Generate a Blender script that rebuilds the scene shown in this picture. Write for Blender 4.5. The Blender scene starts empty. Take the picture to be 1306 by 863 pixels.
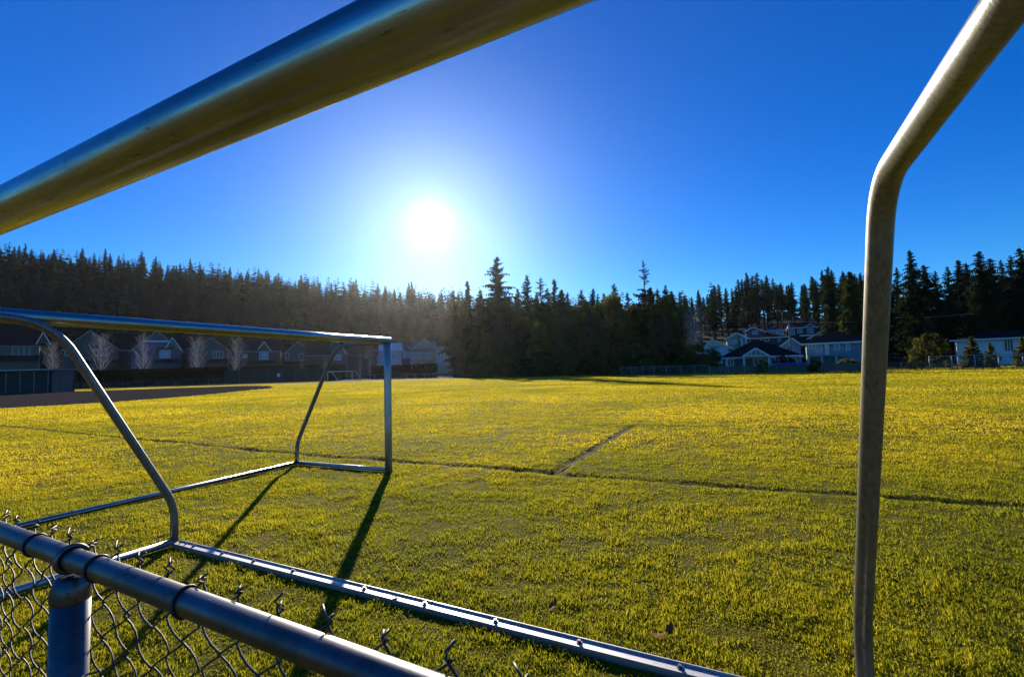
import bpy, bmesh, math, random
import numpy as np
from mathutils import Vector, Matrix
R_ = math.radians
rng = np.random.default_rng(7)
random.seed(7)
scene = bpy.context.scene
COL = scene.collection

# ------------------------------------------------------------------ camera
FPX, PW, PH, CAMH = 600.2, 1306.0, 863.0, 1.459
AX = Vector((1.0, 0.0019, -0.0286)).normalized()
AF = Vector((0.0, 0.99778, 0.06665)).normalized()
AX = (AX - AF * AX.dot(AF)).normalized()
AU = AX.cross(AF)
cam = bpy.data.cameras.new('camera'); camo = bpy.data.objects.new('camera', cam); COL.objects.link(camo)
camo.matrix_world = Matrix(((AX.x, AU.x, -AF.x, 0), (AX.y, AU.y, -AF.y, 0), (AX.z, AU.z, -AF.z, CAMH), (0, 0, 0, 1)))
cam.sensor_width = 36; cam.lens = FPX / PW * 36; cam.clip_start = 0.02; cam.clip_end = 5000
cam.dof.use_dof = True; cam.dof.focus_distance = 6.0; cam.dof.aperture_fstop = 13.0
scene.camera = camo

# ------------------------------------------------------------------ light
SUN_EL, SUN_AZ = R_(17.75), R_(-9.7)          # azimuth measured from +Y towards +X
SD = Vector((math.cos(SUN_EL) * math.sin(SUN_AZ), math.cos(SUN_EL) * math.cos(SUN_AZ), math.sin(SUN_EL)))
sun = bpy.data.lights.new('sun', 'SUN'); suno = bpy.data.objects.new('sun', sun); COL.objects.link(suno)
sun.energy = 5.0; sun.angle = R_(0.53); sun.color = (1.0, 0.86, 0.66)
suno.rotation_euler = SD.to_track_quat('Z', 'Y').to_euler(); suno.location = (0, 0, 120)

world = bpy.data.worlds.new('World'); scene.world = world; world.use_nodes = True
wn = world.node_tree.nodes; wl = world.node_tree.links; wn.clear()
def wnode(t, **k):
    n = wn.new(t)
    for a, b in k.items(): setattr(n, a, b)
    return n
def wmath(op, a, b=None):
    n = wnode('ShaderNodeMath', operation=op)
    for i, v in enumerate((a, b)):
        if v is None: continue
        if isinstance(v, (int, float)): n.inputs[i].default_value = v
        else: wl.new(v, n.inputs[i])
    return n.outputs[0]
sky = wnode('ShaderNodeTexSky', sky_type='NISHITA'); sky.sun_disc = False
sky.sun_elevation = SUN_EL; sky.sun_rotation = SUN_AZ; sky.altitude = 200; sky.air_density = 1.0; sky.dust_density = 0.15; sky.ozone_density = 3.0
hsv = wnode('ShaderNodeHueSaturation'); hsv.inputs['Saturation'].default_value = 1.45; hsv.inputs['Hue'].default_value = 0.509
wl.new(sky.outputs[0], hsv.inputs['Color'])
geo = wnode('ShaderNodeTexCoord')
dot = wnode('ShaderNodeVectorMath', operation='DOT_PRODUCT'); dot.inputs[1].default_value = SD
wl.new(geo.outputs['Generated'], dot.inputs[0])
def hg(g, k):                                  # forward scattering lobe round the sun (Henyey-Greenstein)
    d = wmath('SUBTRACT', 1 + g * g, wmath('MULTIPLY', dot.outputs['Value'], 2 * g))
    return wmath('MULTIPLY', wmath('POWER', d, -1.5), (1 - g * g) * k)
aur = wmath('ADD', hg(0.98, 0.00042), hg(0.82, 0.0022))
disc = wmath('MULTIPLY', wmath('GREATER_THAN', dot.outputs['Value'], math.cos(R_(0.6))), 60.0)
aur = wmath('ADD', aur, disc)
glow = wnode('ShaderNodeVectorMath', operation='SCALE'); glow.inputs[0].default_value = (0.92, 0.96, 1.0)
wl.new(aur, glow.inputs['Scale'])
bg1 = wnode('ShaderNodeBackground'); bg1.inputs[1].default_value = 0.080; tint = wnode('ShaderNodeVectorMath', operation='MULTIPLY'); tint.inputs[1].default_value = (.30, .80, 1.15); wl.new(hsv.outputs[0], tint.inputs[0]); wl.new(tint.outputs[0], bg1.inputs[0])
bg2 = wnode('ShaderNodeBackground'); bg2.inputs[1].default_value = 1.0; wl.new(glow.outputs[0], bg2.inputs[0])
addb = wnode('ShaderNodeAddShader'); wl.new(bg1.outputs[0], addb.inputs[0]); wl.new(bg2.outputs[0], addb.inputs[1])
wo = wnode('ShaderNodeOutputWorld'); wl.new(addb.outputs[0], wo.inputs[0])

vs = scene.view_settings
vs.view_transform = 'Standard'; vs.look = 'None'; vs.exposure = 0.75; vs.gamma = 1.0; vs.use_curve_mapping = False
scene.cycles.use_denoising = True
scene.cycles.max_bounces = 6; scene.cycles.transparent_max_bounces = 12; scene.cycles.volume_bounces = 0
scene.cycles.sample_clamp_indirect = 6.0

# ------------------------------------------------------------------ helpers
def at(px, py, Y):
    """world point at forward distance Y seen at photo pixel (px, py)"""
    d = AF * FPX + AX * (px - PW / 2) - AU * (py - PH / 2)
    return Vector((0, 0, CAMH)) + d * (Y / d.y)
def gnd(px, py, z=0.0):
    d = AF * FPX + AX * (px - PW / 2) - AU * (py - PH / 2)
    return Vector((0, 0, CAMH)) + d * ((z - CAMH) / d.z)
def tag(o, label=None, cat=None, group=None, kind=None):
    if label: o['label'] = label
    if cat: o['category'] = cat
    if group: o['group'] = group
    if kind: o['kind'] = kind
    return o
def empty(name, loc=(0, 0, 0), rz=0.0):
    o = bpy.data.objects.new(name, None); COL.objects.link(o); o.location = loc; o.rotation_euler.z = rz
    o.empty_display_size = 0.3
    return o
def link_mesh(name, me, mat=None, parent=None):
    if mat is not None and not me.materials: me.materials.append(mat)
    o = bpy.data.objects.new(name, me); COL.objects.link(o)
    if parent is not None: o.parent = parent
    return o
def np_mesh(name, verts, faces_flat, n, smooth=False):
    """verts (N,3) array, faces as flat index array with n corners each"""
    me = bpy.data.meshes.new(name)
    nf = len(faces_flat) // n
    me.vertices.add(len(verts)); me.vertices.foreach_set('co', np.asarray(verts, np.float32).ravel())
    me.loops.add(len(faces_flat)); me.loops.foreach_set('vertex_index', np.asarray(faces_flat, np.int32))
    me.polygons.add(nf)
    me.polygons.foreach_set('loop_start', np.arange(nf, dtype=np.int32) * n)
    if smooth: me.polygons.foreach_set('use_smooth', np.ones(nf, bool))
    me.update(calc_edges=True)
    return me
class MB:
    def __init__(s): s.v = []; s.f = []; s.sm = []
    def quadface(s, pts, sm=False):
        b = len(s.v); s.v += [tuple(p) for p in pts]; s.f.append(tuple(range(b, b + len(pts)))); s.sm.append(sm); return s
    def box(s, x0, y0, z0, x1, y1, z1):
        b = len(s.v)
        s.v += [(x, y, z) for z in (z0, z1) for y in (y0, y1) for x in (x0, x1)]
        for q in ((0, 2, 3, 1), (4, 5, 7, 6), (0, 1, 5, 4), (2, 6, 7, 3), (0, 4, 6, 2), (1, 3, 7, 5)):
            s.f.append(tuple(b + i for i in q)); s.sm.append(False)
        return s
    def bar(s, p, q, w, h, up=(0, 0, 1)):
        p = Vector(p); q = Vector(q); d = (q - p).normalized(); up = Vector(up)
        sx = d.cross(up)
        if sx.length < 1e-4: sx = d.cross(Vector((1, 0, 0)))
        sx.normalize(); uz = sx.cross(d)
        b = len(s.v)
        for e in (p, q):
            for a, c in ((-1, -1), (1, -1), (1, 1), (-1, 1)):
                s.v.append(tuple(e + sx * (a * w / 2) + uz * (c * h / 2)))
        for q4 in ((3, 2, 1, 0), (4, 5, 6, 7), (0, 1, 5, 4), (1, 2, 6, 5), (2, 3, 7, 6), (3, 0, 4, 7)):
            s.f.append(tuple(b + i for i in q4)); s.sm.append(False)
        return s
    def prism(s, poly, axis, a0, a1):
        """polygon of 2-D points extruded along axis: 'y' -> (x,z), 'x' -> (y,z), 'z' -> (x,y)"""
        def P(t, a):
            return {'y': (t[0], a, t[1]), 'x': (a, t[0], t[1]), 'z': (t[0], t[1], a)}[axis]
        n = len(poly); b = len(s.v)
        s.v += [P(t, a0) for t in poly] + [P(t, a1) for t in poly]
        s.f.append(tuple(b + i for i in range(n))[::-1]); s.f.append(tuple(b + n + i for i in range(n))); s.sm += [False] * 2
        for i in range(n):
            j = (i + 1) % n
            s.f.append((b + i, b + j, b + n + j, b + n + i)); s.sm.append(False)
        return s
    def tube(s, path, r, n=12, cap=True, closed=False):
        P = [Vector(p) for p in path]; m = len(P)
        rad = r if isinstance(r, (list, tuple)) else [r] * m
        b = len(s.v); prev = None
        for i in range(m):
            if closed: d = (P[(i + 1) % m] - P[i - 1]).normalized()
            else: d = (P[min(i + 1, m - 1)] - P[max(i - 1, 0)]).normalized()
            if prev is None:
                ref = Vector((0, 0, 1)) if abs(d.z) < 0.9 else Vector((1, 0, 0))
                a = d.cross(ref).normalized()
            else:
                a = (prev - d * prev.dot(d)).normalized()
            prev = a; c = d.cross(a)
            for k in range(n):
                t = 2 * math.pi * k / n
                s.v.append(tuple(P[i] + (a * math.cos(t) + c * math.sin(t)) * rad[i]))
        for i in range(m if closed else m - 1):
            i2 = (i + 1) % m
            for k in range(n):
                k2 = (k + 1) % n
                s.f.append((b + i * n + k, b + i * n + k2, b + i2 * n + k2, b + i2 * n + k)); s.sm.append(True)
        if cap and not closed:
            s.f.append(tuple(b + k for k in range(n))[::-1]); s.sm.append(False)
            s.f.append(tuple(b + (m - 1) * n + k for k in range(n))); s.sm.append(False)
        return s
    def mesh(s, name):
        me = bpy.data.meshes.new(name); me.from_pydata(s.v, [], s.f)
        me.polygons.foreach_set('use_smooth', s.sm); me.update()
        bm = bmesh.new(); bm.from_mesh(me); bmesh.ops.recalc_face_normals(bm, faces=bm.faces); bm.to_mesh(me); bm.free()
        return me
    def build(s, name, mat, parent=None): return link_mesh(name, s.mesh(name), mat, parent)
def bend_path(pts, rads, n=8):
    """polyline whose inner corners are rounded"""
    out = [Vector(pts[0])]
    for i in range(1, len(pts) - 1):
        a, b, c = Vector(pts[i - 1]), Vector(pts[i]), Vector(pts[i + 1])
        t = min(rads[i - 1], (b - a).length * .48, (c - b).length * .48)
        p, q = b + (a - b).normalized() * t, b + (c - b).normalized() * t
        for k in range(n + 1):
            s = k / n; out.append(p * (1 - s) ** 2 + b * (2 * s * (1 - s)) + q * s ** 2)
    out.append(Vector(pts[-1])); return out
def copy_tree(o, parent=None):
    c = o.copy(); COL.objects.link(c); c.parent = parent
    for ch in list(o.children): copy_tree(ch, c)
    return c

# value noise for scattering
_perm = rng.random((256, 256))
def vnoise(x, y, s):
    x = np.asarray(x) / s + 1000.3; y = np.asarray(y) / s + 1000.7
    xi = np.floor(x).astype(int); yi = np.floor(y).astype(int); fx = x - xi; fy = y - yi
    fx = fx * fx * (3 - 2 * fx); fy = fy * fy * (3 - 2 * fy)
    g = lambda i, j: _perm[i & 255, j & 255]
    return (g(xi, yi) * (1 - fx) + g(xi + 1, yi) * fx) * (1 - fy) + (g(xi, yi + 1) * (1 - fx) + g(xi + 1, yi + 1) * fx) * fy

# ------------------------------------------------------------------ materials
MATS = {}
def nmat(name):
    m = bpy.data.materials.new(name); m.use_nodes = True; MATS[name] = m
    nt = m.node_tree; return m, nt, nt.nodes, nt.links, nt.nodes['Principled BSDF']
def noise_node(N, L, scale, detail=4, coord='Object', vscale=None, rough=.6):
    tc = N.new('ShaderNodeTexCoord'); n = N.new('ShaderNodeTexNoise'); n.inputs['Scale'].default_value = scale
    n.inputs['Detail'].default_value = detail; n.inputs['Roughness'].default_value = rough
    if vscale:
        mp = N.new('ShaderNodeMapping'); mp.inputs['Scale'].default_value = vscale
        L.new(tc.outputs[coord], mp.inputs[0]); L.new(mp.outputs[0], n.inputs['Vector'])
    else: L.new(tc.outputs[coord], n.inputs['Vector'])
    return n.outputs['Fac']
def ramp(N, L, fac, stops):
    r = N.new('ShaderNodeValToRGB'); e = r.color_ramp.elements
    while len(e) < len(stops): e.new(.5)
    for i, (p, c) in enumerate(stops): e[i].position = p; e[i].color = (*c, 1)
    L.new(fac, r.inputs[0]); return r.outputs[0]
def simple(name, c1, c2, rough=.8, scale=3.0, metallic=0.0, vscale=None, bump=0.0, spec=.1, detail=4):
    m, nt, N, L, B = nmat(name)
    f = noise_node(N, L, scale, detail, vscale=vscale)
    L.new(ramp(N, L, f, [(.3, c1), (.7, c2)]), B.inputs['Base Color'])
    B.inputs['Roughness'].default_value = rough; B.inputs['Metallic'].default_value = metallic
    B.inputs['Specular IOR Level'].default_value = spec
    if bump:
        b = N.new('ShaderNodeBump'); b.inputs['Strength'].default_value = bump; b.inputs['Distance'].default_value = .02
        L.new(f, b.inputs['Height']); L.new(b.outputs[0], B.inputs['Normal'])
    return m
def metal(name, c1, c2, r1, r2, vscale, scale=6.0, bump=.06, met=1.0):
    """aluminium or zinc with streaks drawn along the pipe, scuffs and dull patches"""
    m, nt, N, L, B = nmat(name)
    f = noise_node(N, L, scale, 6, vscale=vscale); g = noise_node(N, L, 3.0, 5, vscale=None, rough=.7)
    scr = noise_node(N, L, 60, 2)
    mix = N.new('ShaderNodeMix'); mix.data_type = 'FLOAT'; mix.inputs[0].default_value = .45; L.new(f, mix.inputs[2]); L.new(g, mix.inputs[3])
    base = ramp(N, L, mix.outputs[0], [(.32, c1), (.62, c2)])
    sc = noise_node(N, L, 16, 5, vscale=tuple(min(v, 5) if v > 1 else .8 for v in vscale), rough=.75)
    mk = ramp(N, L, sc, [(.60, (1, 1, 1)), (.68, (.45, .43, .40))])
    mm = N.new('ShaderNodeMix'); mm.data_type = 'RGBA'; mm.blend_type = 'MULTIPLY'; mm.inputs[0].default_value = 1.0; L.new(base, mm.inputs[6]); L.new(mk, mm.inputs[7])
    L.new(mm.outputs[2], B.inputs['Base Color'])
    mr = N.new('ShaderNodeMapRange'); mr.inputs[1].default_value = .35; mr.inputs[2].default_value = .65; mr.inputs[3].default_value = r1; mr.inputs[4].default_value = r2
    L.new(mix.outputs[0], mr.inputs[0]); L.new(mr.outputs[0], B.inputs['Roughness'])
    B.inputs['Metallic'].default_value = met
    b = N.new('ShaderNodeBump'); b.inputs['Strength'].default_value = bump; b.inputs['Distance'].default_value = .004
    L.new(f, b.inputs['Height']); L.new(b.outputs[0], B.inputs['Normal'])
    return m
ALU = metal('aluminium_pipe', (.34, .34, .33), (.56, .56, .54), .5, .34, (14, 14, .9), met=.75)
ALU_X = metal('aluminium_pipe_lengthwise', (.28, .275, .27), (.48, .475, .465), .38, .24, (.9, 14, 14))
ALU_OLD = metal('worn_aluminium_pipe', (.13, .13, .125), (.29, .29, .28), .50, .34, (13, 13, .35), bump=.3, met=.8)
ALU_BASE = metal('aluminium_channel', (.36, .36, .375), (.55, .55, .57), .68, .5, (1.2, 16, 16))
ZINC = metal('galvanised_steel', (.075, .078, .088), (.16, .165, .18), .52, .36, (3, 3, 3), scale=9)
WIRE = metal('galvanised_wire', (.035, .035, .038), (.10, .10, .105), .6, .48, (3, 3, 3), scale=20)
BOLT = simple('bolt_steel', (.12, .12, .13), (.25, .25, .26), .45, 40, metallic=1.0)

def leafmat(name, stops, transl=.35, attr=None, scale=1.2, tcol=1.6):
    m, nt, N, L, B = nmat(name); N.remove(B)
    if attr:
        a = N.new('ShaderNodeAttribute'); a.attribute_name = attr; fac = a.outputs['Fac']
    else: fac = noise_node(N, L, scale, 3)
    c = ramp(N, L, fac, stops)
    oi = N.new('ShaderNodeObjectInfo'); hs = N.new('ShaderNodeHueSaturation')
    mr = N.new('ShaderNodeMapRange'); mr.inputs[3].default_value = .5; mr.inputs[4].default_value = 1.6
    L.new(oi.outputs['Random'], mr.inputs[0]); L.new(mr.outputs[0], hs.inputs['Value']); L.new(c, hs.inputs['Color'])
    d = N.new('ShaderNodeBsdfDiffuse'); t = N.new('ShaderNodeBsdfTranslucent'); L.new(hs.outputs[0], d.inputs[0])
    g = N.new('ShaderNodeVectorMath'); g.operation = 'SCALE'; g.inputs['Scale'].default_value = tcol
    L.new(hs.outputs[0], g.inputs[0]); L.new(g.outputs[0], t.inputs[0])
    x = N.new('ShaderNodeMixShader'); x.inputs[0].default_value = transl; L.new(d.outputs[0], x.inputs[1]); L.new(t.outputs[0], x.inputs[2])
    L.new(x.outputs[0], N['Material Output'].inputs[0]); return m
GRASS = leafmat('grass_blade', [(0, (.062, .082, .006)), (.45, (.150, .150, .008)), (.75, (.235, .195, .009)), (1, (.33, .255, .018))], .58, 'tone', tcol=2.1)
NEEDLE = leafmat('conifer_needles', [(.3, (.012, .022, .010)), (.7, (.042, .055, .020))], .35, scale=.35)
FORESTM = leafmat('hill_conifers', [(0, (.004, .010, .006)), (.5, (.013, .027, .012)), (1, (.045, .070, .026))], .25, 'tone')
NEEDLE_L = leafmat('cedar_sprays', [(.3, (.035, .050, .012)), (.7, (.085, .090, .026))], .35, scale=.35)
LEAF = leafmat('ivy_leaves', [(.3, (.038, .046, .010)), (.7, (.125, .110, .026))], .45, scale=.5)
SHRUBM = leafmat('shrub_leaves', [(.3, (.05, .06, .012)), (.7, (.13, .12, .03))], .35, scale=.9)
HEDGEM = leafmat('hedge_leaves', [(.3, (.010, .016, .006)), (.7, (.028, .036, .012))], .2, scale=.9)
BARK = simple('conifer_bark', (.035, .026, .018), (.09, .07, .05), .9, 8, vscale=(6, 6, 1))
BIRCH = simple('pale_birch_bark', (.38, .33, .29), (.62, .56, .50), .8, 5, vscale=(1, 1, 5))
TWIG = simple('grey_twig_bark', (.34, .30, .30), (.52, .47, .46), .8, 5)
DRYLEAF = simple('dry_leaf', (.10, .035, .015), (.26, .10, .04), .8, 25)

# the ground: turf in the field, forest floor and lawns beyond the fences
gm, nt, N, L, B = nmat('turf')
big = noise_node(N, L, .5, 5, coord='Object', rough=.65); mid = noise_node(N, L, 7, 5, coord='Object'); fine = noise_node(N, L, 55, 4, coord='Object')
cbig = ramp(N, L, big, [(.35, (.125, .115, .008)), (.6, (.24, .19, .012))])
cmid = ramp(N, L, mid, [(.35, (.055, .056, .006)), (.62, (.20, .165, .011))])
mx = N.new('ShaderNodeMix'); mx.data_type = 'RGBA'; mx.inputs[0].default_value = .55; L.new(cbig, mx.inputs[6]); L.new(cmid, mx.inputs[7])
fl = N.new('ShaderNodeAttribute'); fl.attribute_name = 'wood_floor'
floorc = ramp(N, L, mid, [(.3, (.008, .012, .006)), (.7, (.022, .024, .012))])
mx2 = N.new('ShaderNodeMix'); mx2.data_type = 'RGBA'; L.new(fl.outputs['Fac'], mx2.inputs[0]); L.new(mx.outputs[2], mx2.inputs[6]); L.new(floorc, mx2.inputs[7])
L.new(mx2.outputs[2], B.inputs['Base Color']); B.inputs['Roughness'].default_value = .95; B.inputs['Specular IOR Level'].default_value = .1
bp = N.new('ShaderNodeBump'); bp.inputs['Strength'].default_value = 1.0; bp.inputs['Distance'].default_value = .06
ad = N.new('ShaderNodeMath'); ad.operation = 'ADD'; L.new(mid, ad.inputs[0]); L.new(fine, ad.inputs[1]); L.new(ad.outputs[0], bp.inputs['Height']); L.new(bp.outputs[0], B.inputs['Normal'])
SOIL = simple('worn_soil', (.026, .020, .010), (.070, .052, .026), .95, 20, bump=.6)
DIRT = simple('infield_gravel', (.032, .031, .031), (.062, .060, .058), 1.0, 1.5, bump=.4, detail=8, spec=0.0)

# ------------------------------------------------------------------ where the two goals stand (metres)
GW, GH, GD1, GD2, GZB, GZK = 4.97, 1.95, 1.03, 1.90, 1.93, .345
BYAW = -.4733; BLOC = Vector((-3.0335, 4.259, 0))
# the second goal stands square to the first: local x runs from its near end to its far end
AFR = Vector((-1.887, 7.102, 0)); ADIR = Vector((.417, .909, 0)).normalized(); ADEP = Vector((-.909, .417, 0)).normalized()
AYAW = math.atan2(ADIR.y, ADIR.x)
BAR_SEGS = []
def gw(loc, yaw, x, y):
    c, s = math.cos(yaw), math.sin(yaw); return (loc[0] + c * x - s * y, loc[1] + s * x + c * y)
for loc, yaw in ((BLOC, BYAW), (AFR + ADEP * GD2 - ADIR * GW, AYAW)):
    BAR_SEGS += [[gw(loc, yaw, 0, 0), gw(loc, yaw, GW, 0)], [gw(loc, yaw, 0, 0), gw(loc, yaw, 0, -GD2)], [gw(loc, yaw, GW, 0), gw(loc, yaw, GW, -GD2)]]


# ------------------------------------------------------------------ terrain
SKY_X = [-400, 0, 40, 100, 215, 260, 300, 350, 400, 450, 500, 550, 590, 700, 860, 905, 950, 985, 1030, 1060, 1100, 1150, 1190, 1250, 1306, 1700]
SKY_Y = [300, 312, 306, 322, 327, 333, 344, 350, 356, 361, 365, 368, 371, 378, 374, 368, 352, 352, 358, 345, 345, 326, 340, 324, 318, 318]
PX0 = [-2000, -400, 0, 280, 450, 560, 700, 870, 1000, 1100, 1200, 1300, 2500]
Y0T = [175, 175, 175, 180, 190, 190, 160, 105, 93, 88, 84, 84, 84]
Y1T = [380, 380, 380, 380, 380, 380, 360, 260, 230, 190, 150, 140, 140]
TH = [16, 16, 16, 16, 16, 16, 16, 19, 20, 19, 18, 18, 18]
ZCT = []
for _px, _y1, _th in zip(PX0, Y1T, TH):
    q = min(max(_px, -400), 1700)
    zz = at(q, float(np.interp(q, SKY_X, SKY_Y)), _y1).z - _th
    ZCT.append(max(zz, 2.0))
ZCT[0] = ZCT[1]; ZCT[-1] = ZCT[-2]
def height(X, Y):
    X = np.asarray(X, float); Y = np.asarray(Y, float)
    px = np.where(Y > 20, 653 + 600 * X / np.maximum(Y, 20), 653.0)
    px = np.clip(px, -2000, 2500)
    y0 = np.interp(px, PX0, Y0T); y1 = np.interp(px, PX0, Y1T); zc = np.interp(px, PX0, ZCT)
    t = np.clip((Y - y0) / (y1 - y0), 0, 1)
    t = .75 * t + .25 * t * t * (3 - 2 * t)
    return zc * t
EDGE_PX = [-2000, -400, 85, 290, 440, 520, 600, 700, 790, 850, 1000, 1100, 1190, 1306, 2500]
EDGE_Y = [104, 104, 104, 110, 120, 120, 100, 88, 82, 74, 64, 59, 56, 53, 46]
def fence_y(px): return float(np.interp(px, EDGE_PX, EDGE_Y))
def seg_dist(X, Y, pts):
    d = np.full(np.shape(X), 1e9)
    for (ax, ay), (bx, by) in zip(pts[:-1], pts[1:]):
        vx, vy = bx - ax, by - ay; t = np.clip(((X - ax) * vx + (Y - ay) * vy) / (vx * vx + vy * vy), 0, 1)
        d = np.minimum(d, np.hypot(X - ax - t * vx, Y - ay - t * vy))
    return d
def lump(X, Y):
    X = np.asarray(X, float); Y = np.asarray(Y, float)
    a = np.clip((26 - np.hypot(X, Y)) / 14, 0, 1)
    a = a * np.clip((np.min([seg_dist(X, Y, q) for q in BAR_SEGS], axis=0) - .04) / .35, 0.1, 1)
    return a * (.030 * (vnoise(X, Y, .55) - .5) + .035 * (vnoise(X, Y, 1.7) - .5) + .014 * (vnoise(X, Y, .23) - .5))
# worn line markings cut into the turf, in metres on the pitch
WORN = [[(-18.6, 17.1), (-8.63, 11.47), (-4.27, 9.1), (0.52, 6.72), (2.3, 5.86), (3.69, 5.22), (5.4, 4.5), (8.6, 2.9)],
        [(0.52, 6.72), (1.7, 9.2), (2.93, 11.71)],
        [(2.93, 11.71), (5.1, 10.9), (7.3, 10.2), (12, 8.6)]]
def worn(X, Y):
    wob = .05 * (vnoise(X, Y, .35) - .5) + .05 * (vnoise(X, Y, .12) - .5)
    w = np.zeros(np.shape(X))
    for pts, hw in zip(WORN, (.095, .085, .045)):
        w = np.maximum(w, np.clip(1 - (seg_dist(X, Y, pts) + wob - hw * .4) / hw, 0, 1))
    return w
def axis_steps(lo, hi, fine_lo, fine_hi, fine, grow):
    a = list(np.arange(fine_lo, fine_hi + 1e-6, fine)); s = fine
    while a[-1] < hi: s *= grow; a.append(a[-1] + s)
    s = fine; b = [fine_lo]
    while b[-1] > lo: s *= grow; b.append(b[-1] - s)
    return np.array(b[:0:-1] + a)
gx = axis_steps(-1000, 1000, -9, 7, .09, 1.055); gy = axis_steps(-150, 1100, 1.0, 13, .09, 1.034)
GX, GY = np.meshgrid(gx, gy)
GZ = height(GX, GY) + lump(GX, GY) - .035 * worn(GX, GY) * (GY < 20) * (np.abs(GX) < 20)
nx, ny = len(gx), len(gy)
idx = np.arange(nx * ny).reshape(ny, nx)
quads = np.stack([idx[:-1, :-1], idx[:-1, 1:], idx[1:, 1:], idx[1:, :-1]], -1).reshape(-1)
gme = np_mesh('ground', np.stack([GX, GY, GZ], -1).reshape(-1, 3), quads, 4, True)
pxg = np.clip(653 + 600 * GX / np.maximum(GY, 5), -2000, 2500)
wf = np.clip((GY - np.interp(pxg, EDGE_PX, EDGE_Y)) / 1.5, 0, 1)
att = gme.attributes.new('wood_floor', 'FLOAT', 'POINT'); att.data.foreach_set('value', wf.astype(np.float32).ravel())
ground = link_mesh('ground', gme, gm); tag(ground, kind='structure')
def strip(pts, hw, mat, name, z=.006):
    P = []
    for (ax, ay), (bx, by) in zip(pts[:-1], pts[1:]):
        n = max(2, int(math.hypot(bx - ax, by - ay) / .12))
        P += [(ax + (bx - ax) * i / n, ay + (by - ay) * i / n) for i in range(n)]
    P.append(pts[-1]); P = np.array(P)
    T = np.gradient(P, axis=0); T /= np.linalg.norm(T, axis=1)[:, None]; Nn = np.stack([-T[:, 1], T[:, 0]], 1)
    ww = hw * (.15 + 1.1 * vnoise(P[:, 0], P[:, 1], .4) + .5 * vnoise(P[:, 0], P[:, 1], .13)) * np.clip(np.minimum(np.arange(len(P)), len(P) - 1 - np.arange(len(P))) / 8, .05, 1)
    rows = []
    for k in (-1, 0, 1):
        Q = P + Nn * (ww * k)[:, None]
        zz = lump(Q[:, 0], Q[:, 1]) - .035 * worn(Q[:, 0], Q[:, 1]) + z
        rows.append(np.column_stack([Q, zz]))
    V = np.stack(rows, 1).reshape(-1, 3); m = len(P); fl = []
    for i in range(m - 1):
        for k in range(2): fl += [i * 3 + k, i * 3 + k + 1, i * 3 + 4 + k, i * 3 + 3 + k]
    return tag(link_mesh(name, np_mesh(name, V, np.array(fl), 4, True), mat), kind='structure')
strip(WORN[0], .055, SOIL, 'worn_path'); strip(WORN[1][:], .06, SOIL, 'worn_path', .010)
# gravel infield of the ball diamond
DPOLY = [(-160, 68), (-110, 74), (-78, 76), (-60, 80), (-48, 84), (-40, 77), (-33.5, 66), (-31, 60.5), (-29.6, 52), (-27.6, 41), (-28.0, 33), (-31.5, 28.9), (-45, 22), (-70, 18), (-160, 16)]
def inpoly(X, Y, poly):
    ins = np.zeros(np.shape(X), bool)
    for i in range(len(poly)):
        (x1, y1), (x2, y2) = poly[i], poly[i - 1]
        c = ((y1 > Y) != (y2 > Y)) & (X < (x2 - x1) * (Y - y1) / (y2 - y1 + 1e-12) + x1); ins ^= c
    return ins
bm = bmesh.new(); bm.faces.new([bm.verts.new((x, y, .012)) for x, y in DPOLY]); bmesh.ops.triangulate(bm, faces=bm.faces)
dme = bpy.data.meshes.new('dirt_infield'); bm.to_mesh(dme); bm.free()
tag(link_mesh('dirt_infield', dme, DIRT), kind='structure')

# ------------------------------------------------------------------ soccer goals
def soccer_goal(loc, rz, label, knee=GZK, channel=True):
    """local frame: origin at one rear base corner, x along the rear base, y from mouth to rear"""
    g = empty('soccer_goal', loc, rz); tag(g, label, 'goal', 'portable aluminium soccer goals')
    rm, rs = .054, .0315
    def alu(pts, r, name, mat, n=28, z=None):
        return MB().tube(pts, r, n).build(name, mat, g)
    alu([(-.054, -GD2, GH), (GW * .33, -GD2, GH), (GW * .66, -GD2, GH), (GW + .054, -GD2, GH)], rm, 'crossbar', ALU_X, 40)
    for x in (0, GW):
        alu([(x, -GD2, .0), (x, -GD2, .7), (x, -GD2, 1.4), (x, -GD2, GH - .03)], rm, 'post', ALU, 32)
        path = bend_path([(x, -GD2 + .03, GZB), (x, -(GD2 - GD1), GZB), (x, 0, knee), (x, 0, .03)], [.14 if (channel and x > 0) else .28, .14], 12)
        path = [path[0], path[0].lerp(path[1], .5)] + path[1:]
        alu(path, rs, 'stay', ALU_OLD, 28)
        alu([(x, -GD2 + .04, .035), (x, -GD2 * .5, .035), (x, -.0, .035)], .030, 'side_base_bar', ALU, 20)
    if channel:
        c = MB().box(.03, -.034, .026, GW - .03, .034, .036).box(.03, .028, .036, GW - .03, .034, .046).box(.03, -.034, -.01, GW - .03, -.028, .026).box(.03, .028, -.01, GW - .03, .034, .026)
        cb = c.build('rear_base_bar', ALU_BASE, g)
        k = 0
        for x in (.10, .18, .30, .70, 1.10, 1.55, 2.25, 2.75, 3.25, 3.75, 4.25, 4.6, 4.8):
            MB().tube([(x, 0, .036), (x, 0, .040)], .017 if k > 1 else .009, 10).tube([(x, 0, .040), (x, 0, .050)], .010 if k > 1 else .005, 6).build('bolt', BOLT, cb); k += 1
    else:
        alu([(.02, 0, .035), (GW * .5, 0, .035), (GW - .02, 0, .035)], .030, 'rear_base_bar', ALU_X, 20)
    return g
soccer_goal(BLOC, BYAW, 'soccer goal frame arching close over the chain link fence, bolted channel base')
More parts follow.
